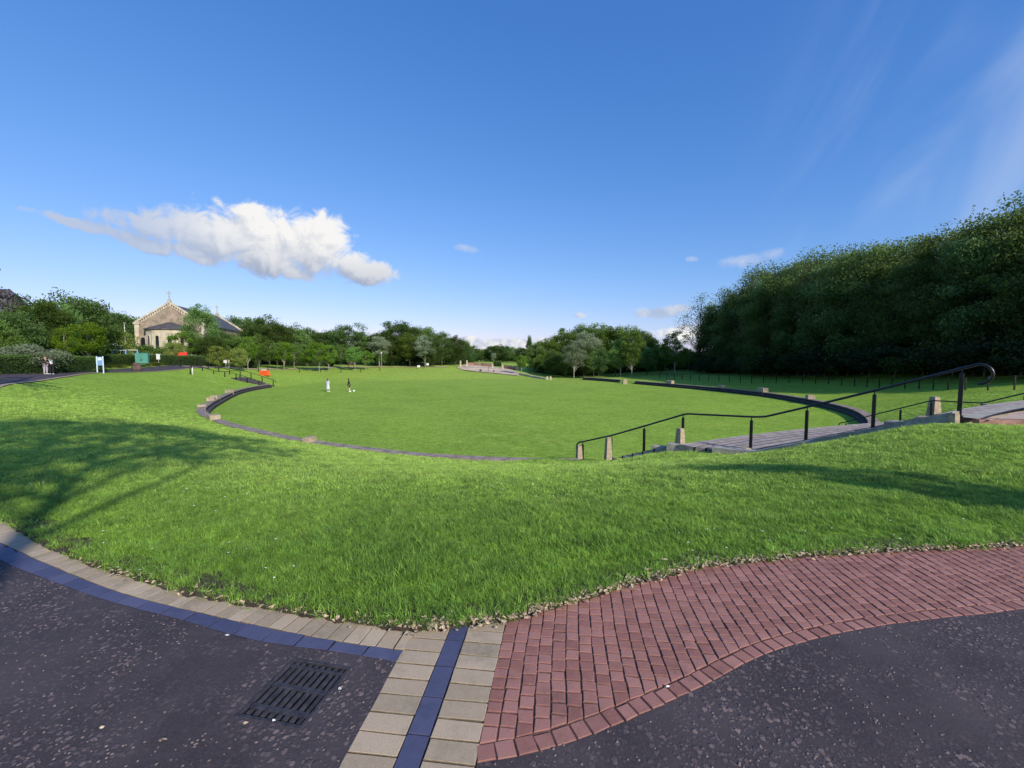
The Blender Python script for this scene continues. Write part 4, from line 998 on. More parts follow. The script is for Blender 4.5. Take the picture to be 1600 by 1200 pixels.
for sg in (-1, 1):
    b = MB(); b.box(sg*W2-.42, sg*W2+.42, -.35, .4, CB, eav-.3); b.box(sg*W2-.6, sg*W2+.6, -.5, .55, eav-.299, eav+.15); b.box(sg*W2-.36, sg*W2+.36, -.3, .35, eav+.1501, eav+.4); b.build('corner_pier', 'stone_cream', ch)
def cross(x, y, z, s, nm='cross'):
    b = MB(); b.frus(x, y, z, z+.7*s, .9*s, .7*s, .5*s, .4*s); b.frus(x, y, z+.7*s, z+1.1*s, .5*s, .4*s, .2*s, .2*s); b.box(x-.09*s, x+.09*s, y-.09*s, y+.09*s, z+1.1*s, z+3.0*s); b.box(x-.6*s, x-.0901*s, y-.08*s, y+.08*s, z+2.25*s, z+2.43*s); b.box(x+.0901*s, x+.6*s, y-.08*s, y+.08*s, z+2.25*s, z+2.43*s)
    b.build(nm, 'grey_stone', ch)
cross(0, .15, apx+.3, .85); cross(0, LN-.2, apx+.3, .95); 
# apse: five sides of an octagon
na = 7; RA = 4.5; aph = 7.3-cz; ap = [(RA*math.cos(math.pi+math.pi*i/(na-1)), RA*.9*math.sin(math.pi+math.pi*i/(na-1))) for i in range(na)]
b = MB(); V = [(x, y-.0, CB) for x, y in ap]+[(x, y, aph) for x, y in ap]; b.add(V, [(i, i+1, na+i+1, na+i) for i in range(na-1)]+[tuple(range(na, 2*na))]); apse = b.build('apse_wall', 'stone_cream', ch)
b = MB(); RO = 1.1; V = [(x*RO, y*RO, aph) for x, y in ap]+[(x*RO, y*RO, aph+.16) for x, y in ap]+[(x*.12, y*.12, aph+1.75) for x, y in ap]
b.add(V, [(i, i+1, na+i+1, na+i) for i in range(na-1)]+[(na+i, na+i+1, 2*na+i+1, 2*na+i) for i in range(na-1)]+[tuple(range(na-1, -1, -1))]); b.build('apse_roof', 'slate', ch)
def arch_pts(w, h, n=8): return [(-w/2, 0), (w/2, 0)]+[(w/2*math.cos(t), h-w/2+w/2*math.sin(t)) for t in np.linspace(0, math.pi, n)]
for i in range(na-1):
    a = Vector((*ap[i], 0)); c = Vector((*ap[i+1], 0)); m_ = (a+c)/2; tt_ = (c-a).normalized(); nn = Vector((tt_.y, -tt_.x, 0))
    if nn.y > 0.2: continue
    if nn.dot(m_) < 0: nn = -nn
    w_, h_, zb_ = .72, 2.9, aph-4.3
    tr = MB(); O = arch_pts(w_+.55, h_+.55); I = arch_pts(w_, h_); k = len(O)
    fo = lambda p, o, dz: m_+tt_*p[0]+nn*o+Vector((0, 0, zb_+p[1]+dz))
    V = [fo(p, .12, -.25) for p in O]+[fo(p, .12, 0) for p in I]+[fo(p, -.02, -.25) for p in O]+[fo(p, .05, 0) for p in I]
    tr.add(V, [(j, (j+1) % k, k+(j+1) % k, k+j) for j in range(k)]+[(2*k+j, 2*k+(j+1) % k, (j+1) % k, j) for j in range(k)]+[(k+j, k+(j+1) % k, 3*k+(j+1) % k, 3*k+j) for j in range(k)])
    wn = tr.build('window', 'stone_cream', ch)
    MB().add([fo(p, .045, 0) for p in I], [tuple(range(k))]).build('pane', 'dark_glass', wn)
for px_ in (-5.3, 5.3):
    b = MB(); I = arch_pts(.8, 2.6); V = [(px_+p[0], -.03, 3.0-cz+p[1]) for p in I]; b.add(V, [tuple(range(len(I)))]); b.build('window', 'dark_glass', ch)
for k in range(5):
    b = MB(); y = 4+k*6; I = arch_pts(1.2, 3.2); b.add([(W2+.03, y-p[0], 3.2-cz+p[1]) for p in I], [tuple(range(len(I)))]); b.build('window', 'dark_glass', ch)

# house at the far left edge
x, y = dp(-6, 72); hs = empty('house', (x, y, gz(x, y)), .5, label='house with dark slate roof showing above the trees at the left edge', cat='house')
b = MB(); b.box(-5, 5, -4, 4, -1, 7.2); b.build('wall', 'stone_cream', hs)
b = MB(); b.add([(-5.4, -4.5, 7.1), (5.4, -4.5, 7.1), (5.4, 4.5, 7.1), (-5.4, 4.5, 7.1), (-2.2, 0, 11.8), (2.2, 0, 11.8)], [(0, 1, 5, 4), (1, 2, 5), (2, 3, 4, 5), (3, 0, 4), (3, 2, 1, 0)]); b.build('roof', 'slate', hs); hs.scale = (1, 1, 1.1)
for wx in (-3, 0, 3):
    b = MB(); b.box(wx-.5, wx+.5, -4.03, -4.001, 4.2, 5.8); b.build('window', 'dark_glass', hs)
# branch of a tree that stands just left of the frame
def conifer_branches():
    X, Y = -27.0, 21.0; zb = gz(X, Y); e = empty('tree', (X, Y, zb), label='dark purplish branch tips of a tree reaching in at the left edge above the roof', cat='tree')
    MB().tube([(0, 0, -.3), (.1, 0, 3), (0, .1, 6.0), (.1, 0, 8.2)], [.24, .19, .13, .04], 9).build('trunk', 'bark', e, smooth=True)
    P = []; LV = []; tb = MB()
    for i in range(14):
        z = rng.uniform(4.6, 7.6); a = rng.uniform(2.2, 4.2) if i > 7 else rng.uniform(-.35, .35); L_ = (8.6-z)*.42+rng.uniform(.3, .8)
        if i <= 7: z = (4.6, 4.75, 5.2, 5.5, 5.9, 4.9, 6.3, 5.0)[i]; L_ = (3.1, 3.6, 2.7, 2.6, 2.5, 2.9, 1.9, 2.4)[i]
        pts = [Vector((math.cos(a)*L_*t, math.sin(a)*L_*t, z+.35*t*L_*.5-.4*t*t*L_)) for t in np.linspace(0, 1, 6)]
        tb.tube(pts, [.05, .045, .035, .025, .016, .008], 5, False)
        for t in np.linspace(.25, 1, 10):
            k = int(t*5); p = pts[min(k, 5)]; p = np.array(pts[min(k, 4)].lerp(pts[min(k+1, 5)], t*5-min(k, 4)))
            n = 20; q = rng.normal(0, 1, (n, 3))*np.array([.13, .13, .05]); P.append(p+q); LV.append(rng.random(n))
    tb.build('branches', 'bark', e)
    V, F, lv = leaf_quads(np.concatenate(P), .13, rng, np.concatenate(LV)*.6); link('crown', npmesh('crown', V, F, lv), 'leaf_purple', e)
conifer_branches()

# ================= props on the left =================
def put(name, px, d, label, cat, rz=0.0, group=None):
    x, y = dp(px, d); return empty(name, (x, y, gz(x, y)), rz, label=label, cat=cat, group=group)
k_ = put('kiosk', 222, 59.5, 'tall teal metal cabinet standing in a gap of the hedge', 'cabinet', .35)
b = MB(); b.box(-.7, .7, -.3, .3, .0, 1.68); b.build('body', 'teal_paint', k_, bevel=.03); b = MB(); b.box(-.74, .74, -.34, .34, 1.681, 1.76); b.build('roof', 'teal_paint', k_, bevel=.02)
for sx in (-.67, .005): b = MB(); b.box(sx, sx+.66, -.325, -.3005, .08, 1.6); dr = b.build('door', 'teal_paint', k_, bevel=.008); b = MB(); b.box(sx+(.56 if sx < 0 else .05), sx+(.61 if sx < 0 else .10), -.36, -.3255, .7, .95); b.build('handle', 'black_paint', dr)
# boulder
def rock(px, d, w, h, label, name='boulder'):
    x, y = dp(px, d); bmm = bmesh.new(); bmesh.ops.create_icosphere(bmm, subdivisions=3, radius=.5)
    for v in bmm.verts:
        n_ = noise.noise(v.co*2.2+Vector((px, 0, 0)))*.28; v.co *= 1+n_; v.co.x *= w; v.co.y *= w*.8; v.co.z = (v.co.z+.32)*h*1.2
    me = bpy.data.meshes.new(name); bmm.to_mesh(me); bmm.free(); o = link(name, me, 'boulder_rock', smooth=True); o.location = (x, y, gz(x, y)); return tag(o, label, 'boulder')
rock(212, 52.5, 1.1, .95, 'dark brown boulder beside the path in front of the teal cabinet')
# blue notice board on two legs
nb_ = put('notice_board', 155.5, 44.5, 'tall light blue notice board on two pale posts beside the path', 'notice board', .5)
for sx in (-.24, .24): b = MB(); b.box(sx-.045, sx+.045, -.03, .03, -.1, 1.72); b.build('leg', 'pale_panel', nb_)
b = MB(); b.box(-.19, .19, -.045, .045, .78, 1.66); b.build('panel', 'blue_paint', nb_); b = MB(); b.box(-.15, .15, -.052, -.0455, 1.3, 1.6); b.build('notice', 'pale_panel', nb_)
# lamp post
lp = put('lamp_post', 197, 76, 'slender pale lamp post in front of the dark tree left of the church', 'lamp post')
MB().tube([(0, 0, -.2), (0, 0, 3.4), (0, 0, 7.3)], [.08, .065, .05], 8).build('pole', 'white_paint', lp, smooth=True); b = MB(); b.frus(0, 0, 7.3, 7.5, .2, .2, .3, .3); b.build('lamp_head', 'grey_stone', lp)
# white signs
for px, d, h, w, hh, lb in ((247, 60, 1.65, .5, .75, 'small white sign on a post above the hedge right of the teal cabinet'), (351.5, 70, 1.2, .55, .5, 'small white sign in the gap between the hedges by the stair rails'), (668, 92, 1.4, .5, .45, 'tiny white sign at the right end of the back treeline'), (654, 93, .8, .6, .4, 'low white sign left of the taller sign at the back treeline')):
    s_ = put('sign', px, d, lb, 'sign'); MB().tube([(0, .03, -.1), (0, .03, h-.05)], .03, 6).build('post', 'grey_stone', s_); b = MB(); b.box(-w/2, w/2, -.03, -.0, h-hh, h); b.build('panel', 'white_paint', s_, bevel=.01)
s_ = put('post', 357, 71, 'pale post standing in the gap between the hedges', 'post'); b = MB(); b.frus(0, 0, -.1, 1.15, .2, .2, .18, .18); b.frus(0, 0, 1.15, 1.25, .24, .24, .1, .1); b.build('shaft', 'stone_cream', s_)
for px, lb in ((296, 'thin dark bollard post at the top of the narrow stairs'), (299.5, 'white bollard at the top of the narrow stairs')):
    s_ = put('bollard', px, 56, lb, 'bollard'); MB().tube([(0, 0, -.1), (0, 0, .85), (0, 0, .95)], [.07, .06, .02], 8).build('shaft', 'white_paint' if px > 298 else 'black_paint', s_, smooth=True)
# swings, two frames
def swing(px, d, label, w=3.2):
    e = put('swing', px, d, label, 'swing', .3)
    for sx in (-w/2, w/2):
        for sy in (-.8, .8): MB().tube([(sx+ .1*(1 if sx > 0 else -1), sy, 0), (sx, 0, 2.4)], .07, 8).build('leg', 'blue_paint', e)
    MB().tube([(-w/2, 0, 2.42), (w/2, 0, 2.42)], .045, 8).build('crossbar', 'white_paint', e)
    for sx in (-.75, .75):
        b = MB(); b.tube([(sx-.2, 0, 2.38), (sx-.2, 0, .55)], .02, 5); b.tube([(sx+.2, 0, 2.38), (sx+.2, 0, .55)], .02, 5); ca = b.build('chain', 'grey_stone', e); b = MB(); b.box(sx-.24, sx+.24, -.1, .1, .5, .55); b.build('seat', 'black_paint', e)
swing(176, 64, 'left blue-legged playground swing behind the hedge'); swing(196, 65, 'right blue-legged playground swing behind the hedge', 3.0)
sl = put('climbing_frame', 170, 70, 'white curved playground slide rising behind the swings', 'slide', .2)
MB().tube([(-2.4, 0, .4), (-1.4, 0, 1.2), (-.4, 0, 2.4), (.3, 0, 2.9)], .14, 8).build('chute', 'white_paint', sl, smooth=True)
b = MB(); b.box(.2, 1.5, -.6, .6, 2.5, 2.62); b.build('deck', 'grey_stone', sl); b = MB(); b.add([(.1, -.7, 3.3), (1.6, -.7, 3.3), (1.6, .7, 3.3), (.1, .7, 3.3), (.85, 0, 3.9)], [(0, 1, 4), (1, 2, 4), (2, 3, 4), (3, 0, 4), (3, 2, 1, 0)]); b.build('canopy', 'white_paint', sl)
for sx in (.3, 1.4):
    for sy in (-.5, .5): MB().tube([(sx, sy, 0), (sx, sy, 3.3)], .05, 6).build('leg', 'grey_stone', sl)
# red play house
ph_ = put('play_house', 286, 70, 'red roofed playground hut behind the hedge below the church', 'play house', .3); ph_.scale = (.55, .55, .9)
b = MB(); b.add([(-1.1, -.9, 1.5), (1.1, -.9, 1.5), (1.1, .9, 1.5), (-1.1, .9, 1.5), (-1.1, 0, 2.3), (1.1, 0, 2.3)], [(0, 1, 5, 4), (1, 2, 5), (2, 3, 4, 5), (3, 0, 4), (3, 2, 1, 0)]); b.build('roof', 'red_paint', ph_)
for sx in (-.95, .95):
    for sy in (-.75, .75): MB().tube([(sx, sy, 0), (sx, sy, 1.5)], .06, 6).build('leg', 'white_paint', ph_)
b = MB(); b.box(-.88, .88, -.78, -.72, .1, .9); b.build('panel', 'red_paint', ph_)
ph_ = put('climbing_frame', 273, 70, 'small red climbing frame left of the red playground hut', 'climbing frame', .3)
for sx in (-.7, 0, .7): MB().tube([(sx, -.3, 0), (sx, 0, 2.0), (sx, .3, 0)], .05, 6).build('leg', 'red_paint', ph_)
MB().tube([(-.8, 0, 2.0), (.8, 0, 2.0)], .05, 6).build('crossbar', 'red_paint', ph_); b = MB(); b.box(-.6, .6, -.15, .15, 1.2, 1.7); b.build('panel', 'red_paint', ph_)
ph_ = put('spring_rider', 299, 70, 'small blue playground rider right of the red hut', 'spring rider', .2)
b = MB(); b.tube([(-.5, 0, .9), (0, 0, 1.15), (.5, 0, .95), (.7, 0, 1.5)], [.12, .2, .18, .08], 8); b.build('body', 'blue_paint', ph_, smooth=True); MB().tube([(.12*math.cos(t), .12*math.sin(t), t/25) for t in np.linspace(0, 25, 90)], .03, 5).build('spring', 'grey_stone', ph_)
# playground fence
pf = put('playground_fence', 250, 68, 'low dark railing of the playground seen over the hedge', 'fence')
A_ = np.array(dp(205, 67)); B_ = np.array(dp(345, 74)); ofs = np.array(pf.location)
for k in range(24):
    p = A_+(B_-A_)*k/23; z = gz(*p); b = MB(); b.frus(p[0]-ofs[0], p[1]-ofs[1], z-ofs[2]-.1, z-ofs[2]+1.9, .07, .07, .06, .06); b.build('post', 'grey_stone', pf)
for hh in (1.2, 1.85): MB().tube([(A_[0]-ofs[0], A_[1]-ofs[1], gz(*A_)-ofs[2]+hh), (B_[0]-ofs[0], B_[1]-ofs[1], gz(*B_)-ofs[2]+hh)], .03, 5).build('rail', 'grey_stone', pf)
# orange water barrier on the lawn
ob = put('traffic_barrier', 412, 69, 'orange plastic road barrier standing alone on the far left slope of the lawn', 'barrier', -.25)
b = MB(); b.frus(0, 0, 0, .22, 1.85, .6, 1.8, .55); b.frus(0, 0, .22, .82, 1.7, .48, 1.55, .3); b.build('body', 'orange_plastic', ob, bevel=.04)
for sx in (-.35, .15): b = MB(); b.box(sx-.16, sx+.16, -.1, .1, .821, .95); b.build('cap', 'white_paint', ob, bevel=.02)
# fence posts on the far-left lawn edge
x, y = dp(480, 82); pe = empty('post_fence', (x, y, gz(x, y)), label='thin dark posts and wire along the back left edge of the lawn', cat='fence'); ofs = np.array(pe.location)
PF = [dp(403, 72), dp(418, 74), dp(467, 79), dp(500, 82), dp(532, 83), dp(563, 85), dp(593, 88)]; top = []
for p in PF: z = gz(*p); b = MB(); b.frus(p[0]-ofs[0], p[1]-ofs[1], z-ofs[2]-.1, z-ofs[2]+.8, .09, .09, .08, .08); b.build('post', 'black_paint', pe); top.append((p[0]-ofs[0], p[1]-ofs[1], z-ofs[2]+.7))
MB().tube(top, .01, 4).build('wire', 'black_paint', pe)
s_ = put('lamp_post', 596, 92, 'thin dark lamp post before the middle of the back treeline', 'lamp post'); MB().tube([(0, 0, -.1), (0, 0, 3.2)], .04, 6).build('pole', 'grey_stone', s_); b = MB(); b.frus(0, 0, 3.2, 3.5, .15, .15, .3, .3); b.build('lamp_head', 'white_paint', s_)
s_ = put('notice_board', 548, 91, 'small brown board under the trees at the back of the lawn', 'notice board'); b = MB(); b.box(-.8, .8, -.04, .04, .7, 1.7); b.build('panel', 'boulder_rock', s_)
for sx in (-.6, .6): b = MB(); b.box(sx-.05, sx+.05, .041, .1, -.1, 1.65); b.build('leg', 'boulder_rock', s_)

# ================= plaza at the back =================
def pw_(px, py, d): x, y = dp(px, d); return (x, y, zp(py, d))
V = [pw_(713, 574, 97), pw_(722, 577.5, 95), pw_(745, 580.5, 92), pw_(775, 583, 90), pw_(810, 587, 87), pw_(812, 583, 92), pw_(800, 577.5, 100), pw_(770, 572.5, 110), pw_(727, 569, 112)]
me = bpy.data.meshes.new('plaza_paving'); me.from_pydata(V, [], [tuple(range(len(V)))]); bmm = bmesh.new(); bmm.from_mesh(me); bmesh.ops.triangulate(bmm, faces=bmm.faces); bmesh.ops.recalc_face_normals(bmm, faces=bmm.faces); bmm.to_mesh(me); bmm.free()
if me.polygons[0].normal.z < 0: me.flip_normals()
tag(link('plaza_paving', me, 'plaza_sand'), kind='structure')
def lowwall(name, pts, th, h, mat, label):
    e = MB(); n = len(pts)
    for i in range(n-1):
        a, c = Vector(pts[i]), Vector(pts[i+1]); t = (c-a); t.z = 0; t.normalize(); nn = Vector((-t.y, t.x, 0))*th/2
        e.add([a-nn-Vector((0, 0, .6)), c-nn-Vector((0, 0, .6)), c+nn-Vector((0, 0, .6)), a+nn-Vector((0, 0, .6)), a-nn+Vector((0, 0, h)), c-nn+Vector((0, 0, h)), c+nn+Vector((0, 0, h)), a+nn+Vector((0, 0, h))], [(3, 2, 1, 0), (4, 5, 6, 7), (0, 1, 5, 4), (1, 2, 6, 5), (2, 3, 7, 6), (3, 0, 4, 7)])
    return tag(e.build(name, mat), label, 'wall')
plain('plaza_brick', (0.30, 0.20, 0.145), 0.95, 0.3, 1.0, bump=0.4)
lowwall('brick_wall', [pw_(730, 571, 111), pw_(752, 572, 110), pw_(769, 573.5, 108)], .5, .8, 'plaza_brick', 'long low tan brick wall at the back of the plaza')
lowwall('brick_wall', [pw_(786, 575, 104), pw_(800, 577, 102), pw_(808, 579, 100)], .5, .7, 'plaza_brick', 'shorter tan brick wall at the right of the plaza')
lowwall('stone_wall', [pw_(812, 584, 90), pw_(832, 588, 86), pw_(854, 592, 82)], .5, .15, 'stone_cream', 'very low pale stone wall sloping from the plaza down to the lawn edge')
for px, py, d, h, lb in ((719.5, 571, 100, 1.1, 'tall pale pillar at the left entrance of the plaza, left of its pair'), (729.5, 571, 101, 1.2, 'tall pale pillar at the left entrance of the plaza, right of its pair'), (769.7, 574, 103, .85, 'pale pillar ending the long brick wall of the plaza'), (785.6, 575, 102, .8, 'pale pillar starting the shorter brick wall of the plaza')):
    x, y = dp(px, d); pillar(x, y, zp(py, d), h, .34, .34, .3, .3, 0, lb, 'stone_pillar', mat='stone_cream')
for px, lb in ((855.3, 'pale stone block at the low end of the sloping stone wall, left of its pair'), (860.5, 'pale stone block at the low end of the sloping stone wall, right of its pair')):
    x, y = dp(px, 80.5); pillar(x, y, FLOOR-.05, .66, .35, .35, .3, .3, 0, lb, 'stone_block', cat='stone block', mat='stone_cream')
for px, py, d, s, lb in ((751, 579.5, 92.5, .5, 'dark rounded boulder at the front edge of the plaza'), (771.5, 580, 92, .32, 'small dark boulder at the front of the plaza')):
    x, y = dp(px, d); o = rock(px, d, s*1.1, s*.9, lb); o.location.z = zp(py+.5, d)
x, y = dp(763, 93); o = empty('post', (x, y, zp(581, 93)), label='thin dark post standing between the two boulders of the plaza', cat='post'); MB().tube([(0, 0, 0), (0, 0, 1.15)], .045, 6).build('shaft', 'boulder_rock', o)

# ================= people =================
def skin_body(name, pts, edges, rads, mat, parent=None, sub=2):
    me = bpy.data.meshes.new(name); me.from_pydata(pts, edges, []); o = link(name, me, mat, parent)
    m_ = o.modifiers.new('skin', 'SKIN'); m_.use_smooth_shade = True
    if not me.skin_vertices: 
        bmm = bmesh.new(); bmm.from_mesh(me); bmm.verts.layers.skin.verify(); bmm.to_mesh(me); bmm.free()
    for i, r_ in enumerate(rads): me.skin_vertices[0].data[i].radius = (r_, r_) if not hasattr(r_, '__len__') else r_
    me.skin_vertices[0].data[0].use_root = True
    s = o.modifiers.new('sub', 'SUBSURF'); s.levels = sub; s.render_levels = sub
    return o
def person(px, d, hgt, rz, label, pose, dress=None, top='black_cloth', legs='black_cloth', hair='hair_dark', hairlong=True, legcover=.9, zb=None):
    x, y = dp(px, d); e = empty('person', (x, y, gz(x, y) if zb is None else zb), rz, label=label, cat='person'); s = hgt/1.7; e.scale = (s, s, s)
    J = {'pelvis': (0, 0, .93), 'waist': (0, .0, 1.08), 'chest': (0, .0, 1.28), 'neck': (0, .01, 1.44), 'head': (0, -.01, 1.52), 'head2': (0, -.01, 1.62)}
    for sd_, n_ in ((-1, 'l'), (1, 'r')):
        J['sh'+n_] = (sd_*.17, 0, 1.38); J['el'+n_] = (sd_*.23, .03, 1.12); J['wr'+n_] = (sd_*.22, -.08, .90)
        J['hip'+n_] = (sd_*.09, 0, .88); J['kn'+n_] = (sd_*.10, -.02, .50); J['an'+n_] = (sd_*.10, .02, .09); J['to'+n_] = (sd_*.11, -.15, .035)
    J.update(pose)
    names = list(J); ix = {n_: i for i, n_ in enumerate(names)}; pts = [Vector(J[n_]) for n_ in names]
    Rr = {'pelvis': (.14, .10), 'waist': (.125, .09), 'chest': (.15, .105), 'neck': .055, 'head': (.085, .09), 'head2': (.08, .092)}
    for n_ in 'lr': Rr.update({'sh'+n_: .058, 'el'+n_: .042, 'wr'+n_: .028, 'hip'+n_: .095, 'kn'+n_: .06, 'an'+n_: .04, 'to'+n_: .033})
    E = [('pelvis', 'waist'), ('waist', 'chest'), ('chest', 'neck'), ('neck', 'head'), ('head', 'head2')]
    for n_ in 'lr': E += [('chest', 'sh'+n_), ('sh'+n_, 'el'+n_), ('el'+n_, 'wr'+n_), ('pelvis', 'hip'+n_), ('hip'+n_, 'kn'+n_), ('kn'+n_, 'an'+n_), ('an'+n_, 'to'+n_)]
    ed = [(ix[a], ix[c]) for a, c in E]; rd = [Rr[n_] for n_ in names]
    for n_ in 'lr':   # palms with five fingers
        w = Vector(J['wr'+n_]); dr = (w-Vector(J['el'+n_])).normalized(); sdv = dr.cross(Vector((1, 0, 0))).normalized()
        pts.append(w+dr*.06); rd.append(.026); pi = len(pts)-1; ed.append((ix['wr'+n_], pi))
        for k in range(5):
            off_ = sdv*(k-1.5)*.018 if k < 4 else sdv*-.05; ln = (.07, .08, .075, .06, .035)[k]; pts.append(w+dr*(.07+ln if k < 4 else .07)+off_); rd.append(.008); ed.append((pi, len(pts)-1))
    skin_body('body', pts, ed, rd, 'skin', e)
    hd = Vector(J['head2']); 
    # face: nose and ears
    b = MB(); b.frus(hd.x, hd.y-.088, hd.z-.05, hd.z-.01, .03, .035, .015, .012); b.build('nose', 'skin', e)
    b = MB(); c_ = hd+Vector((0, .015, .022)); 
    for i in range(7):
        for k in range(12):
            pass
    bmm = bmesh.new(); bmesh.ops.create_uvsphere(bmm, u_segments=14, v_segments=10, radius=.112)
    for v in bmm.verts:
        v.co.x *= .9; v.co.y *= 1.0
        if hairlong and v.co.z < 0 and v.co.y > -.02: v.co.z *= 2.6; v.co.x *= 1.1
        elif v.co.z < -.02: v.co.z = -.02
        if v.co.y < -.07 and v.co.z < .05: v.co.y = -.06
        v.co += c_
    me = bpy.data.meshes.new('hair'); bmm.to_mesh(me); bmm.free(); link('hair', me, hair, e, smooth=True)
    def part(name, nodes, mat, grow, edges, rr=None):
        ii = {n_: i for i, n_ in enumerate(nodes)}; rads = []
        for n_ in nodes:
            q = Rr[n_]; rads.append(tuple(np.array(q)+grow) if hasattr(q, '__len__') else q+grow)
        return skin_body(name, [Vector(J[n_]) for n_ in nodes], [(ii[a], ii[c]) for a, c in edges], rads, mat, e)
    part('top', ['chest', 'waist', 'pelvis', 'shl', 'ell', 'shr', 'elr', 'wrl', 'wrr'], top, .022, [('chest', 'waist'), ('waist', 'pelvis'), ('chest', 'shl'), ('shl', 'ell'), ('chest', 'shr'), ('shr', 'elr'), ('ell', 'wrl'), ('elr', 'wrr')])
    if dress:
        b = MB(); n = 18; rings = [(1.12, .135), (.95, .17), (.7, .215), (.45, .25), (.3, .265)]; c0 = Vector(J['pelvis'])
        for i in range(n):
            pass
        V = [(c0.x+r_*(1+.06*math.sin(5*a)*(1.2-z))*math.cos(a), c0.y+r_*.8*(1+.06*math.sin(5*a)*(1.2-z))*math.sin(a), z) for z, r_ in rings for a in [2*math.pi*i/n for i in range(n)]]
        b.add(V, [(i*n+k, i*n+(k+1) % n, (i+1)*n+(k+1) % n, (i+1)*n+k) for i in range(len(rings)-1) for k in range(n)]); o = b.build('dress', dress, e, smooth=True); o.modifiers.new('t', 'SOLIDIFY').thickness = .01
    else:
        nodes = ['pelvis', 'hipl', 'knl', 'hipr', 'knr']+(['anl', 'anr'] if legcover > .8 else [])
        part('trousers' if legcover > .8 else 'shorts', nodes, legs, .02, [('pelvis', 'hipl'), ('hipl', 'knl'), ('pelvis', 'hipr'), ('hipr', 'knr')]+([('knl', 'anl'), ('knr', 'anr')] if legcover > .8 else []))
    for n_ in 'lr':
        a = Vector(J['an'+n_]); t_ = Vector(J['to'+n_]); dr = (t_-a); dr.z = 0; ang_ = math.atan2(dr.y, dr.x)+math.pi/2
        b = MB(); zf = t_.z-.035; b.frus(a.x+dr.x*.5, a.y+dr.y*.5, zf, zf+.085, .095, .27, .075, .2, ang_); b.build('shoe', 'white_cloth', e, bevel=.015)
    return e
# two on the lawn
x, y = dp(511, 53.5)
person(511, 53.5, 1.62, 2.7, 'person in a long pale grey dress standing on the lawn, left of the pair', {'anl': (-.1, -.02, .09), 'ell': (-.22, .02, 1.13), 'wrl': (-.14, -.16, 1.02)}, dress='pale_dress', top='pale_dress', hair='hair_brown', zb=FLOOR)
person(544, 53.5, 1.62, 2.2, 'person in black top and shorts on the lawn with a ball at the feet', {'knr': (.10, -.16, .52), 'anr': (.10, -.08, .14), 'tor': (.11, -.24, .07), 'wrl': (-.26, .05, .93)}, legcover=.5, zb=FLOOR)
x, y = dp(551.5, 53.2); bmm = bmesh.new(); bmesh.ops.create_icosphere(bmm, subdivisions=3, radius=.13); me = bpy.data.meshes.new('football'); bmm.to_mesh(me); bmm.free(); o = link('football', me, 'white_cloth', smooth=True); o.location = (x, y, FLOOR+.13); tag(o, 'small white ball on the grass beside the person in black', 'ball')
# two by the hedge on the left
bend = {'waist': (0, -.10, 1.06), 'chest': (0, -.27, 1.20), 'neck': (0, -.38, 1.30), 'head': (0, -.43, 1.36), 'head2': (0, -.49, 1.44), 'shl': (-.17, -.28, 1.27), 'shr': (.17, -.28, 1.27), 'ell': (-.26, -.40, 1.04), 'elr': (.26, -.40, 1.04), 'wrl': (-.12, -.58, 1.0), 'wrr': (.12, -.58, 1.0)}
person(79, 38.0, 1.62, -1.9, 'person in white jacket and dark trousers leaning forward by the left hedge', bend, top='white_cloth', hairlong=False)
person(69.5, 37.6, 1.60, 1.4, 'person in dark top and pale trousers facing the one in white by the hedge', {'ell': (-.2, -.1, 1.14), 'wrl': (-.1, -.3, 1.1), 'wrr': (.1, -.3, 1.1), 'elr': (.2, -.1, 1.14)}, legs='grey_trousers', top='black_cloth', hair='hair_brown')
# ================= grass blades =================
def tuft(name, seed, nb, rad_, h0, h1, wid, flat_=0.0):
    r = np.random.default_rng(seed); V = []; F = []; lv = []
    for i in range(nb):
        a = r.uniform(0, 6.28); q = rad_*math.sqrt(r.random()); x, y = q*math.cos(a), q*math.sin(a); h = r.uniform(h0, h1); ln = r.uniform(.2, 1.5)*h; b = r.uniform(0, 6.28)
        dx, dy = math.cos(b), math.sin(b); w = wid*r.uniform(.7, 1.3); px, py = -dy*w/2, dx*w/2; n = len(V)
        for t, ww in ((0, 1), (.5, .85)):
            cx, cy, cz_ = x+dx*ln*t*t, y+dy*ln*t*t, h*(t-.22*t*t*ln/h); V += [(cx-px*ww, cy-py*ww, cz_-.006), (cx+px*ww, cy+py*ww, cz_-.006)]
        V.append((x+dx*ln, y+dy*ln, h*(1-.3*ln/h))); F += [(n, n+1, n+3, n+2), (n+2, n+3, n+4)]
        lv += [r.random()*.7]*2+[r.random()]*0+[lv[-1] if lv else .3]*0+[r.random()*.8]*2+[r.random()]
    me = bpy.data.meshes.new(name); me.from_pydata(V, [], F); at = me.attributes.new('lv', 'FLOAT', 'POINT'); at.data.foreach_set('value', lv)
    me.materials.append(M['grass_blade']); return me
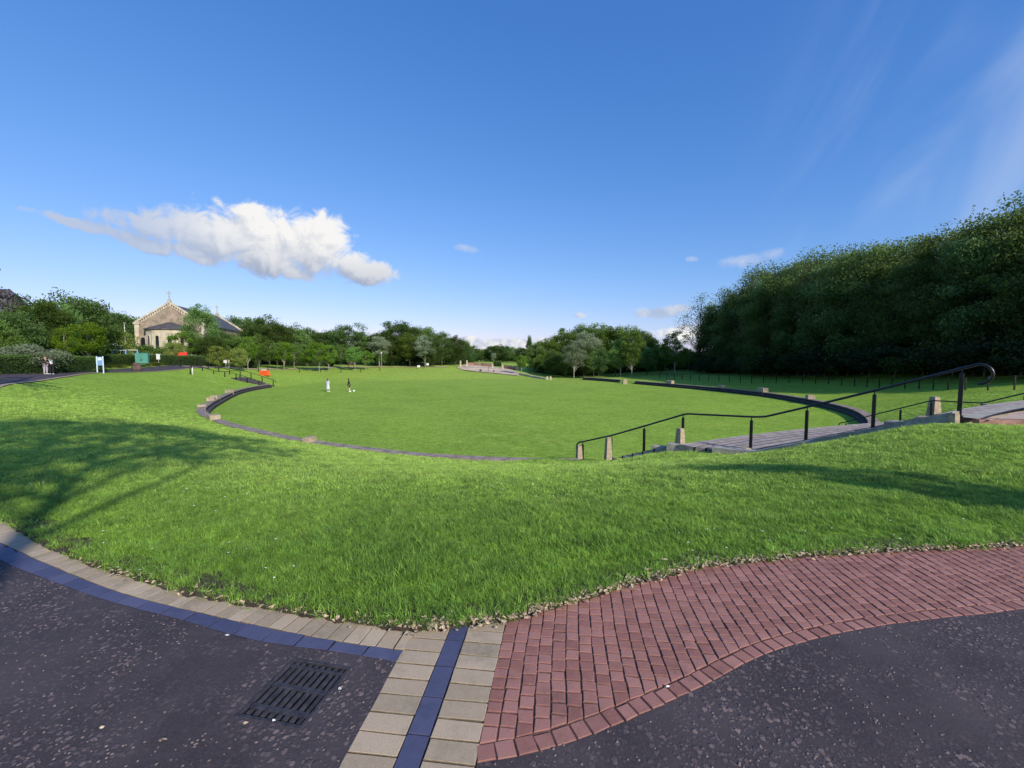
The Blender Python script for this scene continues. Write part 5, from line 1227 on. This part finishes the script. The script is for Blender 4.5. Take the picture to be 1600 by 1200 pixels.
def scatter(name, X, Y, Z, S, meshes, label, cat='grass', tilt=.12, yaw=True):
    n = len(X); me = bpy.data.meshes.new(name); me.vertices.add(n); me.vertices.foreach_set('co', np.column_stack([X, Y, Z]).astype(np.float32).ravel())
    for nm, tp_, dat in (('sz', 'FLOAT', S), ('idx', 'INT', rng.integers(0, len(meshes), n))):
        at = me.attributes.new(nm, tp_, 'POINT'); at.data.foreach_set('value', np.asarray(dat, np.float32 if tp_ == 'FLOAT' else np.int32))
    at = me.attributes.new('rot', 'FLOAT_VECTOR', 'POINT'); rt = np.column_stack([rng.normal(0, tilt, n), rng.normal(0, tilt, n), rng.uniform(0, 6.28, n)]).astype(np.float32); at.data.foreach_set('vector', rt.ravel())
    at = me.attributes.new('gp', 'FLOAT_VECTOR', 'POINT'); at.data.foreach_set('vector', np.column_stack([X, Y, Z]).astype(np.float32).ravel())
    o = bpy.data.objects.new(name, me); COL.objects.link(o); tag(o, label, cat, kind='stuff')
    ng = bpy.data.node_groups.new(name, 'GeometryNodeTree'); ng.interface.new_socket('Geometry', in_out='INPUT', socket_type='NodeSocketGeometry'); ng.interface.new_socket('Geometry', in_out='OUTPUT', socket_type='NodeSocketGeometry')
    N = ng.nodes; Lk = ng.links; gi = N.new('NodeGroupInput'); go = N.new('NodeGroupOutput')
    iop = N.new('GeometryNodeInstanceOnPoints'); jn = N.new('GeometryNodeGeometryToInstance')
    src = []
    for m_ in meshes:
        so = bpy.data.objects.new(m_.name, m_); 
        src.append(so); oi = N.new('GeometryNodeObjectInfo'); oi.inputs[0].default_value = so; 
        for s in oi.inputs:
            if s.name == 'As Instance': s.default_value = False
        Lk.new(oi.outputs['Geometry'], jn.inputs[0])
    def na(nm, t): a = N.new('GeometryNodeInputNamedAttribute'); a.data_type = t; a.inputs[0].default_value = nm; return a.outputs[0]
    Lk.new(gi.outputs[0], iop.inputs['Points']); Lk.new(jn.outputs[0], iop.inputs['Instance']); iop.inputs['Pick Instance'].default_value = True
    Lk.new(na('idx', 'INT'), iop.inputs['Instance Index']); Lk.new(na('sz', 'FLOAT'), iop.inputs['Scale'])
    e2r = N.new('FunctionNodeEulerToRotation'); Lk.new(na('rot', 'FLOAT_VECTOR'), e2r.inputs[0]); Lk.new(e2r.outputs[0], iop.inputs['Rotation'])
    Lk.new(iop.outputs[0], go.inputs[0]); md = o.modifiers.new('scatter', 'NODES'); md.node_group = ng
    return o
gE = GEc[np.argsort(GEc[:, 0])]
def grass_ok(X, Y, marg=0.0):
    ed = np.interp(X, gE[:, 0], gE[:, 1]); th, r = thr(X, Y); s = r-rF(th)
    return (Y > ed+marg) & ((s > 1.02) | (s < -.1)) & ~inpoly(X, Y, STP) & ~inpoly(X, Y, PLAT)
def field(y0, y1, dens, xmax=1.28, xtra=.5):
    n = int(dens*(y1-y0)*(2*(xmax*(y0+y1)/2+xtra))); Y = np.sqrt(rng.uniform(y0**2, y1**2, n)); X = rng.uniform(-1, 1, n)*(xmax*Y+xtra); ok = grass_ok(X, Y, -.02+.05*np.sin(X*7)*np.sin(X*2.3+1)); return X[ok], Y[ok]
TA1 = [tuft('blades', 1+i, 24, .05, .018, .062, .0042) for i in range(4)]; TA2 = [tuft('blades', 11+i, 38, .10, .022, .066, .0072) for i in range(4)]; TA3 = [tuft('blades', 21+i, 46, .2, .03, .06, .014) for i in range(4)]
def clumpy(X, Y):
    v = np.array([noise.noise(Vector((a*1.7, b_*1.7, 3))) + .6*noise.noise(Vector((a*5.3, b_*5.3, 9))) for a, b_ in zip(X, Y)]); return 1+.6*v
X, Y = field(2.3, 5.2, 950); Z = terrain(X, Y); scatter('lawn_grass', X, Y, Z, rng.uniform(.65, 1.1, len(X))*clumpy(X, Y), TA1, 'short green grass along the edge of the paving')
X, Y = field(5.2, 10.5, 260); Z = terrain(X, Y); scatter('lawn_grass', X, Y, Z, rng.uniform(.6, 1.0, len(X))*clumpy(X, Y), TA2, 'short green grass on the near bank')
X, Y = field(10.5, 34, 62); kp = rng.random(len(X)) < np.clip((33-Y)/17, 0, 1)*np.where((thr(X, Y)[1]-rF(thr(X, Y)[0])) < 0, 0, 1); X = X[kp]; Y = Y[kp]; Z = terrain(X, Y); scatter('lawn_grass', X, Y, Z, rng.uniform(.5, .85, len(X))*clumpy(X, Y), TA3, 'short green grass lower on the bank')
# ragged edge: long blades leaning over the paving, dry leaves and soil
ge = dense(np.array(GE[5:-2], float), 2600); m = ge[rng.integers(0, len(ge), 900)]; X = m[:, 0]+rng.normal(0, .02, 900); Y = m[:, 1]+np.abs(rng.normal(0, .05, 900)); scatter('edge_grass', X, Y, terrain(X, Y+.06), rng.uniform(.7, 1.25, 900), TA1, 'ragged longer grass along the kerb edge', tilt=.35)
def soil_strip():
    P = dense(np.array(GE[5:-2], float), 500); P = P[(P[:, 0] > -6)]; V = []; 
    for p in P:
        j = .03*noise.noise(Vector((p[0]*9, p[1]*9, 0)))+.02*noise.noise(Vector((p[0]*30, 0, 0)))
        V += [(p[0], p[1]-.035+j, .003), (p[0], p[1]+.0+j*.5, .016), (p[0], p[1]+.14, .008), (p[0], p[1]+.4, -.03)]
    F = [(i*4+k, i*4+k+1, (i+1)*4+k+1, (i+1)*4+k) for i in range(len(P)-1) for k in range(3)]
    me = npmesh('soil_edge', V, F)
    if me.polygons[0].normal.z < 0: me.flip_normals()
    tag(link('soil_edge', me, 'soil', smooth=True), kind='structure')
soil_strip()
def leafmesh(seed):
    r = np.random.default_rng(seed); b = MB(); n = 8; L_, W_ = .024, .012; pts = []
    for k in range(n): a = 2*math.pi*k/n; pts.append((L_*math.cos(a)*r.uniform(.8, 1.1), W_*math.sin(a)*r.uniform(.7, 1.2), r.uniform(0, .010)))
    b.add(pts+[(0, 0, .002)], [(k, (k+1) % n, n) for k in range(n)]); me = bpy.data.meshes.new('leaf'); me.from_pydata(b.v, [], b.f); me.materials.append(M['dry_leaf']); return me
LM = [leafmesh(i) for i in range(5)]
def near_edge(n, x0, x1, sp):
    q = ge[(ge[:, 0] > x0) & (ge[:, 0] < x1)]; m = q[rng.integers(0, len(q), n)]; return m[:, 0]+rng.normal(0, .03, n), m[:, 1]+rng.normal(-.005, sp, n)
a1 = near_edge(1500, -.6, 4.4, .035); a2 = near_edge(160, -3.5, -.4, .03); X = np.concatenate([a1[0], a2[0]]); Y = np.concatenate([a1[1], a2[1]])
n = len(X); scatter('leaf_litter', X, Y, np.full(n, .012)+rng.uniform(0, .010, n), rng.uniform(.3, .9, n), LM, 'dry brown leaf litter along the edge between grass and red setts', 'leaf litter', tilt=.22)
def pebm(seed):
    bmm = bmesh.new(); bmesh.ops.create_icosphere(bmm, subdivisions=1, radius=.006)
    for v in bmm.verts: v.co *= 1+.35*noise.noise(v.co*300+Vector((seed, 0, 0))); v.co.z *= .45
    me = bpy.data.meshes.new('chipping'); bmm.to_mesh(me); bmm.free(); me.polygons.foreach_set('use_smooth', [True]*len(me.polygons)); me.materials.append(M['pebble']); return me
PM = [pebm(i) for i in range(4)]
n = 9000; Y = rng.uniform(1.1, 4.2, n); X = rng.uniform(-1, 1, n)*(1.25*Y+.3)
pave = [tuple(p) for p in ie]+[tuple(strip(3.3, .262)), tuple(strip(3.3, -.264))]+[tuple(p) for p in lo]+[(12, 9), (-9, 9)]
cl = np.array([noise.noise(Vector((a*2.2, b_*2.2, 5))) for a, b_ in zip(X, Y)])
ok = ~inpoly(X, Y, pave) & ~inpoly(X, Y, [tuple(p) for p in GRP]) & (cl > rng.uniform(-.5, .5, n)); X = X[ok]; Y = Y[ok]; n = len(X)
scatter('chippings', X, Y, np.full(n, -.003), rng.uniform(.4, 1.25, n), PM, 'small pinkish stone chippings worn proud of the asphalt', 'gravel', tilt=.2)
# daisies
def daisy():
    bmm = bmesh.new()
    V = []
    me = bpy.data.meshes.new('daisy'); b = MB(); n = 9; b.add([(.011*math.cos(2*math.pi*k/n), .011*math.sin(2*math.pi*k/n), .052+.002*(k % 2)) for k in range(n)]+[(0, 0, .055)], [(k, (k+1) % n, n) for k in range(n)]); me.from_pydata(b.v, [], b.f); me.materials.append(M['petal']); bmm.free(); return me
X, Y = field(3.0, 15, 9.0); v = np.array([noise.noise(Vector((a*.45, b_*.45, 1))) for a, b_ in zip(X, Y)]); ok = v > .2; X = X[ok]; Y = Y[ok]; scatter('daisies', X, Y, terrain(X, Y), rng.uniform(.5, .85, len(X)), [daisy()], 'tiny white daisies dotted over the near grass', 'flowers')

# ================= light, sky, camera =================
SUN_AZ = math.atan2(.62, -.78); SUN_EL = R(27)      # from +Y towards +X: to the right and behind the viewpoint
sdv = Vector((math.sin(SUN_AZ)*math.cos(SUN_EL), math.cos(SUN_AZ)*math.cos(SUN_EL), math.sin(SUN_EL)))
sl_ = bpy.data.lights.new('sun', 'SUN'); sl_.energy = 5.0; sl_.angle = R(.8); sl_.color = (1.0, .93, .80)
so_ = bpy.data.objects.new('sun', sl_); COL.objects.link(so_); so_.rotation_euler = sdv.to_track_quat('Z', 'Y').to_euler()
w = bpy.data.worlds.new('World'); sc.world = w; w.use_nodes = True; k = NT(w, True)
sky = k.n('ShaderNodeTexSky'); sky.sky_type = 'NISHITA'; sky.sun_disc = False; sky.sun_elevation = SUN_EL; sky.sun_rotation = SUN_AZ; sky.air_density = 1.0; sky.dust_density = 0.35; sky.ozone_density = 2.2; sky.altitude = 50
tc = k.n('ShaderNodeTexCoord').outputs['Generated']; nv_ = k.n('ShaderNodeVectorMath', operation='NORMALIZE', i_0=tc).outputs[0]; sp = k.n('ShaderNodeSeparateXYZ', i_0=nv_)
az = k.m1('ARCTAN2', sp.outputs[0], sp.outputs[1]); el = k.m1('ARCSINE', sp.outputs[2])
def ae(px, py):
    a, b_, c = sight(px, py); return math.atan2(a, b_), math.atan2(c, math.hypot(a, b_))
ssp = k.n('ShaderNodeSeparateColor', i_0=sky.outputs[0])
skyc = k.n('ShaderNodeCombineColor', i_0=k.m1('MULTIPLY', k.m1('POWER', ssp.outputs[0], 1.167), .79), i_1=k.m1('MULTIPLY', k.m1('POWER', ssp.outputs[1], .80), 1.55), i_2=k.m1('MULTIPLY', k.m1('POWER', ssp.outputs[2], .566), 3.47)).outputs[0]
def fb(vec, s, det=6, rough=.6, dist=0.0): return k.noise(vec, s, det, rough, dist)
aev = k.n('ShaderNodeCombineXYZ', i_0=az, i_1=el, i_2=0.0).outputs[0]
def shifted(v, dx, dy): return k.n('ShaderNodeVectorMath', operation='ADD', i_0=v, i_1=(dx, dy, 0)).outputs[0]
def ell(vec, blobs, dist=.02, wscale=14.0):
    wv = k.n('ShaderNodeTexNoise', i_Vector=vec, i_Scale=wscale, i_Detail=5.0, i_Roughness=.6).outputs['Color']
    wv = k.n('ShaderNodeVectorMath', operation='SCALE', i_0=k.n('ShaderNodeVectorMath', operation='SUBTRACT', i_0=wv, i_1=(.5, .5, .5)).outputs[0], i_Scale=dist).outputs[0]
    v2 = k.n('ShaderNodeVectorMath', operation='ADD', i_0=vec, i_1=wv).outputs[0]; s2 = k.n('ShaderNodeSeparateXYZ', i_0=v2)
    acc = None
    for (px, py, rx, ry, tilt) in blobs:
        a0, e0 = ae(px, py); a1_, _ = ae(px+rx, py); _, e1 = ae(px, py-ry); ra = abs(a1_-a0); re = abs(e1-e0)
        dx = k.m1('SUBTRACT', s2.outputs[0], a0); dy = k.m1('SUBTRACT', s2.outputs[1], e0); ct, st_ = math.cos(tilt), math.sin(tilt)
        u_ = k.m1('MULTIPLY_ADD', dx, ct/ra, k.m1('MULTIPLY', dy, st_/ra)); v_ = k.m1('MULTIPLY_ADD', dy, ct/re, k.m1('MULTIPLY', dx, -st_/re))
        d_ = k.m1('SUBTRACT', 1.0, k.m1('MULTIPLY_ADD', u_, u_, k.m1('MULTIPLY', v_, v_)))
        acc = d_ if acc is None else k.m1('SMOOTH_MAX', acc, d_, .25)
    return acc
main = [(400, 370, 112, 58, 0), (480, 380, 80, 54, 0), (510, 370, 46, 42, 0), (330, 368, 125, 40, -.12), (258, 358, 95, 24, -.1), (440, 402, 95, 36, -.12), (455, 425, 52, 16, -.1), (570, 426, 56, 21, -.05), (540, 412, 40, 28, 0), (215, 376, 75, 13, -.3), (125, 350, 80, 8, -.15), (385, 328, 40, 14, .1), (295, 395, 60, 14, -.25)]
D0 = ell(aev, main); D1 = ell(shifted(aev, .016, .020), main)
f0 = fb(aev, 21, 9, .64, .6); f1 = fb(shifted(aev, .010, .014), 21, 9, .64, .6); f2 = fb(aev, 9, 4, .5)
dens = k.m1('ADD', D0, k.m1('MULTIPLY_ADD', f0, 2.9, k.m1('MULTIPLY_ADD', f2, .8, -1.95)))
dens1 = k.m1('ADD', D1, k.m1('MULTIPLY_ADD', f1, 2.9, k.m1('MULTIPLY_ADD', f2, .8, -1.95)))
alpha = k.ss(dens, -.15, .6)
lit = k.ss(k.m1('SUBTRACT', dens, dens1), -.75, .6)
vert = k.ss(el, ae(400, 432)[1], ae(400, 360)[1])
lr = k.ss(az, ae(150, 380)[0], ae(420, 380)[0], .35, 1.0)
tone = k.m1('MULTIPLY', k.m1('MULTIPLY_ADD', lit, .5, k.m1('MULTIPLY', vert, .55)), lr, clamp=True)
ccol = k.mix(tone, (3.6, 4.2, 5.6), (9.6, 9.4, 9.1))
c1 = k.mix(k.m1('MULTIPLY', alpha, k.m1('MULTIPLY_ADD', lr, .35, .62)), skyc, ccol)
# soft small clouds and the bank on the horizon
def soft(c, blobs, colA, colB, lo_, hi_, amt, sc_=30, dist=.015):
    d_ = ell(aev, blobs, dist, 18); f = fb(aev, sc_, 7, .6); q = k.m1('ADD', d_, k.m1('MULTIPLY_ADD', f, 1.6, -.8)); a_ = k.m1('MULTIPLY', k.ss(q, lo_, hi_), amt)
    yy = k.ss(f, .35, .65); return k.mix(a_, c, k.mix(yy, colA, colB))
c1 = soft(c1, [(1030, 489, 62, 12, 0), (1060, 482, 30, 10, 0), (905, 493, 14, 5, 0)], (4.4, 4.9, 6.3), (7.2, 7.4, 8.0), .1, 1.0, .8)
c1 = soft(c1, [(1165, 408, 60, 13, .05), (1205, 398, 28, 12, 0), (728, 388, 26, 7, -.1), (1080, 406, 14, 6, 0)], (5.2, 5.9, 7.6), (6.6, 7.1, 8.2), .1, 1.4, .6)
c1 = soft(c1, [(800, 538, 85, 11, 0), (730, 533, 30, 10, 0), (860, 536, 50, 8, 0), (1100, 520, 90, 18, 0), (800, 556, 110, 14, 0)], (5.2, 5.7, 7.0), (9.4, 9.3, 9.1), .0, .6, .95, 34)
# cirrus at upper right
a0, e0 = ae(1400, 230); ct, st_ = math.cos(.95), math.sin(.95)
dx = k.m1('SUBTRACT', az, a0); dy = k.m1('SUBTRACT', el, e0)
u_ = k.m1('MULTIPLY_ADD', dx, ct, k.m1('MULTIPLY', dy, st_)); v_ = k.m1('MULTIPLY_ADD', dy, ct, k.m1('MULTIPLY', dx, -st_))
cv = k.n('ShaderNodeCombineXYZ', i_0=k.m1('MULTIPLY', u_, 1.2), i_1=k.m1('MULTIPLY', v_, 4.5), i_2=0.0).outputs[0]
cf = k.noise(cv, 1.3, 4.0, .5, .8); mk = k.m1('MULTIPLY', k.ss(az, .42, .78), k.ss(v_, .42, -.05))
c1 = k.mix(k.m1('MULTIPLY', k.m1('MULTIPLY', k.ss(cf, .42, .8), mk), .42), c1, (6.2, 7.2, 9.2))
bg = k.n('ShaderNodeBackground', i_Color=c1, i_Strength=.10); ow = k.n('ShaderNodeOutputWorld'); k.put(ow.inputs[0], bg.outputs[0])
cam = bpy.data.cameras.new('camera'); cam.sensor_width = 36; cam.lens = 36*FOC/1600; cam.clip_start = .05; cam.clip_end = 8000
co = bpy.data.objects.new('camera', cam); COL.objects.link(co); co.location = (0, 0, EYE); co.rotation_euler = (math.pi/2-PITCH, 0, 0); sc.camera = co
sc.render.engine = 'CYCLES'; sc.view_settings.view_transform = 'Standard'; sc.view_settings.look = 'None'; sc.view_settings.exposure = 0
sc.cycles.max_bounces = 6; sc.cycles.diffuse_bounces = 3; sc.cycles.transmission_bounces = 3; sc.cycles.transparent_max_bounces = 4; sc.cycles.use_denoising = True
